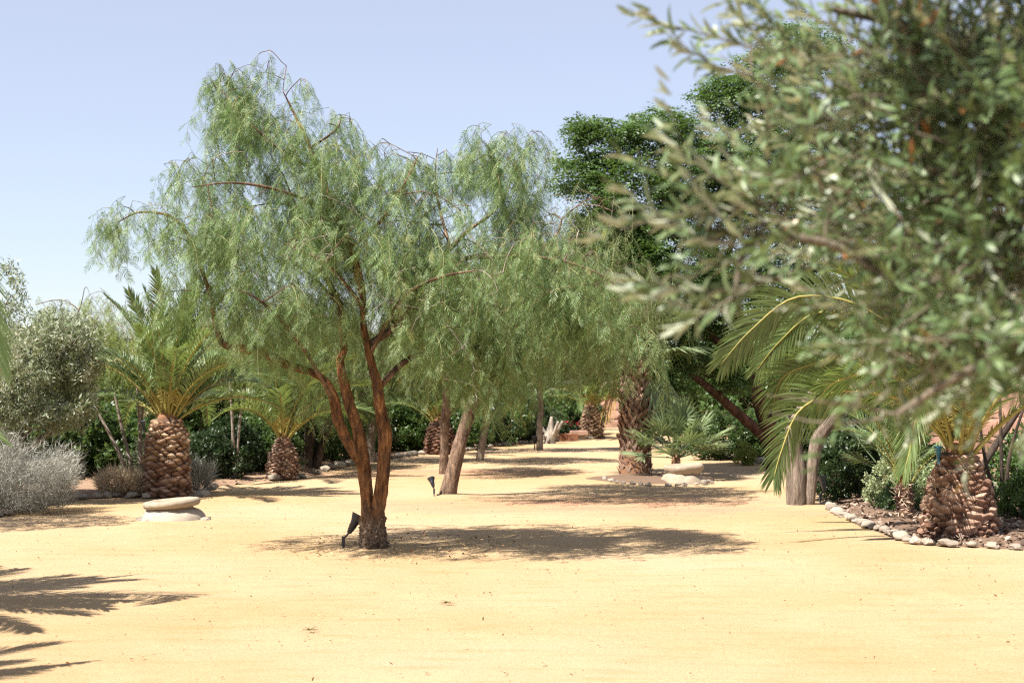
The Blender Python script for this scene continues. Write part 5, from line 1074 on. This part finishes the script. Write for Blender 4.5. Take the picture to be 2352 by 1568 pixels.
# hills on the skyline
def hills():
    b = MB(); xs = np.linspace(-900, 900, 90); V = []
    for k, (yy, zz) in enumerate(((560, 0), (700, .6), (860, 1.0), (1100, .2))):
        for x in xs: V.append((x, yy + 40*noise.noise(Vector((x*.004, k, 0))), max(-2, zz*(26 + 26*noise.noise(Vector((x*.006, 3.3, 0))) + 9*noise.noise(Vector((x*.03, k*1.0, 7)))))))
    i = np.arange(3)[:, None]*90; j = np.arange(89)[None]; b.add(V, np.stack([i+j, i+j+1, i+j+91, i+j+90], -1).reshape(-1, 4), smooth=True)
    struct('hills', b.mesh('hills', plain('hill_scrub', (0.17, 0.19, 0.17), 1.0, var=.35, sc=.03, spec=0, bmp=0)))
hills()

# ------------------------------------------------------------------ the near olive tree reaching in
OLEAF = np.array([(0, 0, 0), (-.32, .22, .05), (0, .22, -.02), (.32, .22, .05), (-.5, .5, .07), (0, .5, 0), (.5, .5, .07), (-.34, .8, .02), (0, .8, -.03), (.34, .8, .02), (0, 1, -.07)])
OLF4 = np.array([[1, 2, 5, 4], [2, 3, 6, 5], [4, 5, 8, 7], [5, 6, 9, 8]]); OLF3 = np.array([[0, 2, 1], [0, 3, 2], [7, 8, 10], [8, 9, 10]])
def olive_shoot(seed, L=0.24):
    """leaf transforms of one shoot growing along +Y"""
    rng = np.random.default_rng(seed); n = int(L/.017); pos, fw, up, sc = [], [], [], []
    t = np.linspace(0, 1, 8); bend = rng.normal(0, .04, 3); C = np.stack([bend[0]*t*t*2, L*t, bend[2]*t*t*2], -1)
    for i in range(n):
        q = (i+1)/n; p = np.array([np.interp(q, t, C[:, k]) for k in range(3)])
        for sd in (-1, 1):
            if rng.random() < .22: continue
            ang = rng.normal(0, .5) + i*math.pi/2*1.03; s_ = np.array((math.cos(ang)*sd, 0, math.sin(ang)*sd)); a = rng.uniform(.55, 1.0)*(1-.45*q); f = np.array((0, 1.0, 0))*math.cos(a)+s_*math.sin(a)
            pos.append(p); fw.append(f + rng.normal(0, .3, 3)); up.append(np.array((0, 1.0, 0)) - s_*.35 + rng.normal(0, .25, 3)); sc.append(rng.uniform(.040, .066)*(1-.35*max(0, q-.75)/.25))
    W, WF = tube(C[::2], np.linspace(.0035, .0012, 4), 3, cap=False)
    return dict(pos=np.array(pos), R=frame_mats(np.array(fw), np.array(up)), sc=np.array(sc), W=W, WF=WF[0], C=C)
OSH = [olive_shoot(700+i, .18+.03*(i % 5)) for i in range(9)]
OTV = OLEAF*np.array((.215, 1, 1))
OLITE = np.array([(0, 0, 0), (-.48, .38, .05), (.48, .38, .05), (-.38, .74, .03), (.38, .74, .03), (0, 1, -.06)])*np.array((.225, 1, 1)); OL4 = np.array([[1, 2, 4, 3]]); OL3 = np.array([[0, 2, 1], [3, 4, 5]])
def near_olive():
    rng = np.random.default_rng(77); base = np.array((2.55, 4.1, 0)); root = thing('olive_tree', 'large blurred olive tree reaching in close to the camera', 'tree', base)
    sk = Skel(); tw = MB()
    def limb(name, P, R, n=50, seg=14):
        P = smooth_path(np.array(P, float), n); R = np.interp(np.linspace(0, 1, n), np.linspace(0, 1, len(R)), R); sk.add(P, R); V, F = lumpy_tube(P, R, seg, 4.0, .12); b = MB(); b.add(V, F, smooth=True); link(name, b.mesh(name, B_OLIVE), root)
    A = lambda x, y, Y: at(x, y, Y) - base
    limb('trunk', [(0, 0, -.1), (-.03, 0, .4), (.02, 0, .8), (-.05, 0, 1.2)], [.17, .14, .12, .11])
    limb('limb', [(-.05, 0, 1.1), (-.25, -.1, 1.5), A(2420, 350, 3.7), A(2250, 130, 3.5), A(2080, 60, 3.4), A(1900, 20, 3.4)], [.07, .055, .04, .025, .014, .007])
    limb('limb', [(-.05, 0, 1.2), (-.4, -.3, 1.35), A(2300, 600, 3.4), A(2080, 640, 3.2), A(1900, 560, 3.1), A(1740, 540, 3.05), A(1600, 520, 3.0)], [.06, .04, .025, .014, .009, .006, .004])
    limb('limb', [(-.05, 0, 1.2), (.1, .2, 1.8), (.0, .3, 2.6)], [.08, .06, .03])
    limb('limb', [(-.05, 0, 1.15), (-.3, -.5, 1.3), A(2450, 800, 3.0), A(2250, 840, 2.9), A(2060, 950, 2.9)], [.05, .035, .02, .01, .005])
    limb('limb', [A(1740, 540, 3.05), A(1700, 600, 3.0), A(1690, 660, 2.98), A(1670, 700, 2.98), A(1650, 715, 2.97)], [.007, .006, .005, .004, .003], 24, 8)
    lobes = px_ell([(2200, 400, 240, 250, .3, .45, 1.3), (2360, 470, 230, 350, .3, .6, 1.6), (2010, 220, 170, 120, .3, .35, 1), (1840, 130, 70, 70, .35, .2, .5), (1850, 420, 110, 60, 0, .2, .6), (1760, 470, 50, 30, 0, .1, .5),
                    (1980, 520, 110, 80, .2, .3, .6), (2140, 680, 160, 75, .1, .3, .65), (2320, 740, 150, 110, .05, .35, 1), (2120, 790, 150, 50, 0, .3, .6), (2330, 800, 100, 50, 0, .3, .6), (1730, 500, 60, 35, 0, .12, .7), (1760, 600, 50, 30, 0, .12, .2), (2250, 120, 230, 130, .3, .45, 1.1), (2500, 300, 250, 480, .5, .6, 1)], 3.05)
    lobes[:, :3] -= base
    lobes = np.concatenate([lobes, [(.1, .2, 2.6, 1.0, .9, .6, .5), (.5, .2, 1.8, .9, .9, .7, .5), (-1.85, -1.3, 3.15, .3, .35, .3, 1.6), (-1.4, -1.15, 3.2, .4, .45, .35, 2.2), (-.5, -.6, 3.1, .6, .7, .4, .8)]])
    for a in ell_points(lobes, 150, rng, .2): sk.grow(tw, a, 5, 0, .003, .007, .1, rmax=.012)
    anc = ell_points(lobes, 2800, rng, .15)
    X = anc + base; v = 784 - 3266*((X[:, 2]-1.6)/X[:, 1]-math.tan(PITCH)); anc = anc[(v < 850)]
    for a in anc: sk.grow(tw, a, 4, 0, .002, .006, .1, n=5, rmax=.006)
    # shoots grow outwards from the crown's heart, mostly to the light
    cen = A(2500, 520, 3.6); d = anc-cen; d /= np.linalg.norm(d, axis=1)[:, None]; d = d*1.0 + rng.normal(0, .55, d.shape) + np.array((0, 0, .18))
    R = frame_mats(d, rand_unit(len(d), rng)); w = rng.integers(0, 9, len(anc)); S = rng.uniform(.85, 1.15, len(anc))
    hand = [(1700, 500, 2.98, (-1, -.1, .30)), (1720, 520, 2.98, (-1, -.2, .55)), (1780, 480, 3.0, (-.9, -.2, .6)), (1720, 560, 2.98, (-1, 0, .05)), (1760, 590, 3.0, (-1, -.1, -.05)), (1800, 530, 3.0, (-.7, -.2, .9)), (1830, 640, 3.0, (-1, -.1, -.2)), (1790, 640, 2.98, (-.8, -.1, -.5)), (1730, 720, 2.97, (-.9, 0, .05)), (1740, 660, 2.97, (-.9, 0, -.15)), (1740, 170, 3.35, (-1, -.1, .1)), (1760, 110, 3.35, (-.9, -.1, .25)), (1790, 90, 3.35, (-.8, -.1, .5)), (1810, 60, 3.35, (-.7, -.1, .8)), (1780, 560, 3.0, (-1, 0, .3)), (1990, 930, 2.9, (-.8, 0, .1)), (2060, 960, 2.9, (-.9, 0, -.25))]
    hp = np.array([A(x-35, y, Y) for x, y, Y, _ in hand]); hd = np.array([q for *_, q in hand], float)
    for a in hp: sk.grow(tw, a, 5, 0, .0025, .005, .05, n=8, rmax=.006)
    lv = MB(); n = len(anc)
    def leaves_of(p, Rm, k, s):
        T = OSH[k]; return (T['pos']*s)@Rm.T + p, np.einsum('ij,njk->nik', Rm, T['R']), T['sc']*s
    for i in range(n):
        P, RR, sc = leaves_of(anc[i], R[i], w[i], S[i]); V, F = stamp(OLITE, [OL4, OL3], P, RR, sc)
        t = np.clip(rng.normal(.5, .2, len(P)), 0, .95); dead = rng.random(len(P)) < (.018 if anc[i][0] > -.9 else .012); t[dead] = 1.0
        lv.add(V, F, 0, np.repeat(t, len(OLITE)), True); T = OSH[w[i]]; tw.add((T['W']*S[i])@R[i].T + anc[i], T['WF'], 0, smooth=True)
    q = link('foliage', lv.mesh('foliage', L_OLIVE), root)
    link('twigs', tw.mesh('twigs', B_OLIVE), root)
    lm = []
    for k, t in enumerate((.2, .4, .55, .7, .85)):
        b = MB(); b.add(OTV, [OLF4, OLF3], 0, t, True); lm.append(b.mesh('leaf', L_OLIVE))
    HR = frame_mats(hd, rand_unit(len(hd), rng)); cnt = 0; tb = MB()
    for i in range(len(hd)):
        k = int(rng.integers(0, 9)); P, RR, sc = leaves_of(hp[i], HR[i], k, 1.0); T = OSH[k]; tb = MB(); tb.add(T['W']@HR[i].T + hp[i], T['WF'], 0, smooth=True); link('shoot', tb.mesh('shoot', B_OLIVE), root)
        for p, rr, s in zip(P, RR, sc):
            if cnt >= 300: break
            o = link('leaf', lm[int(rng.integers(0, 5))], root); o.matrix_local = Matrix.Translation(Vector(p)) @ Matrix(rr.tolist()).to_4x4() @ Matrix.Scale(float(s)*1.3, 4); cnt += 1
near_olive()
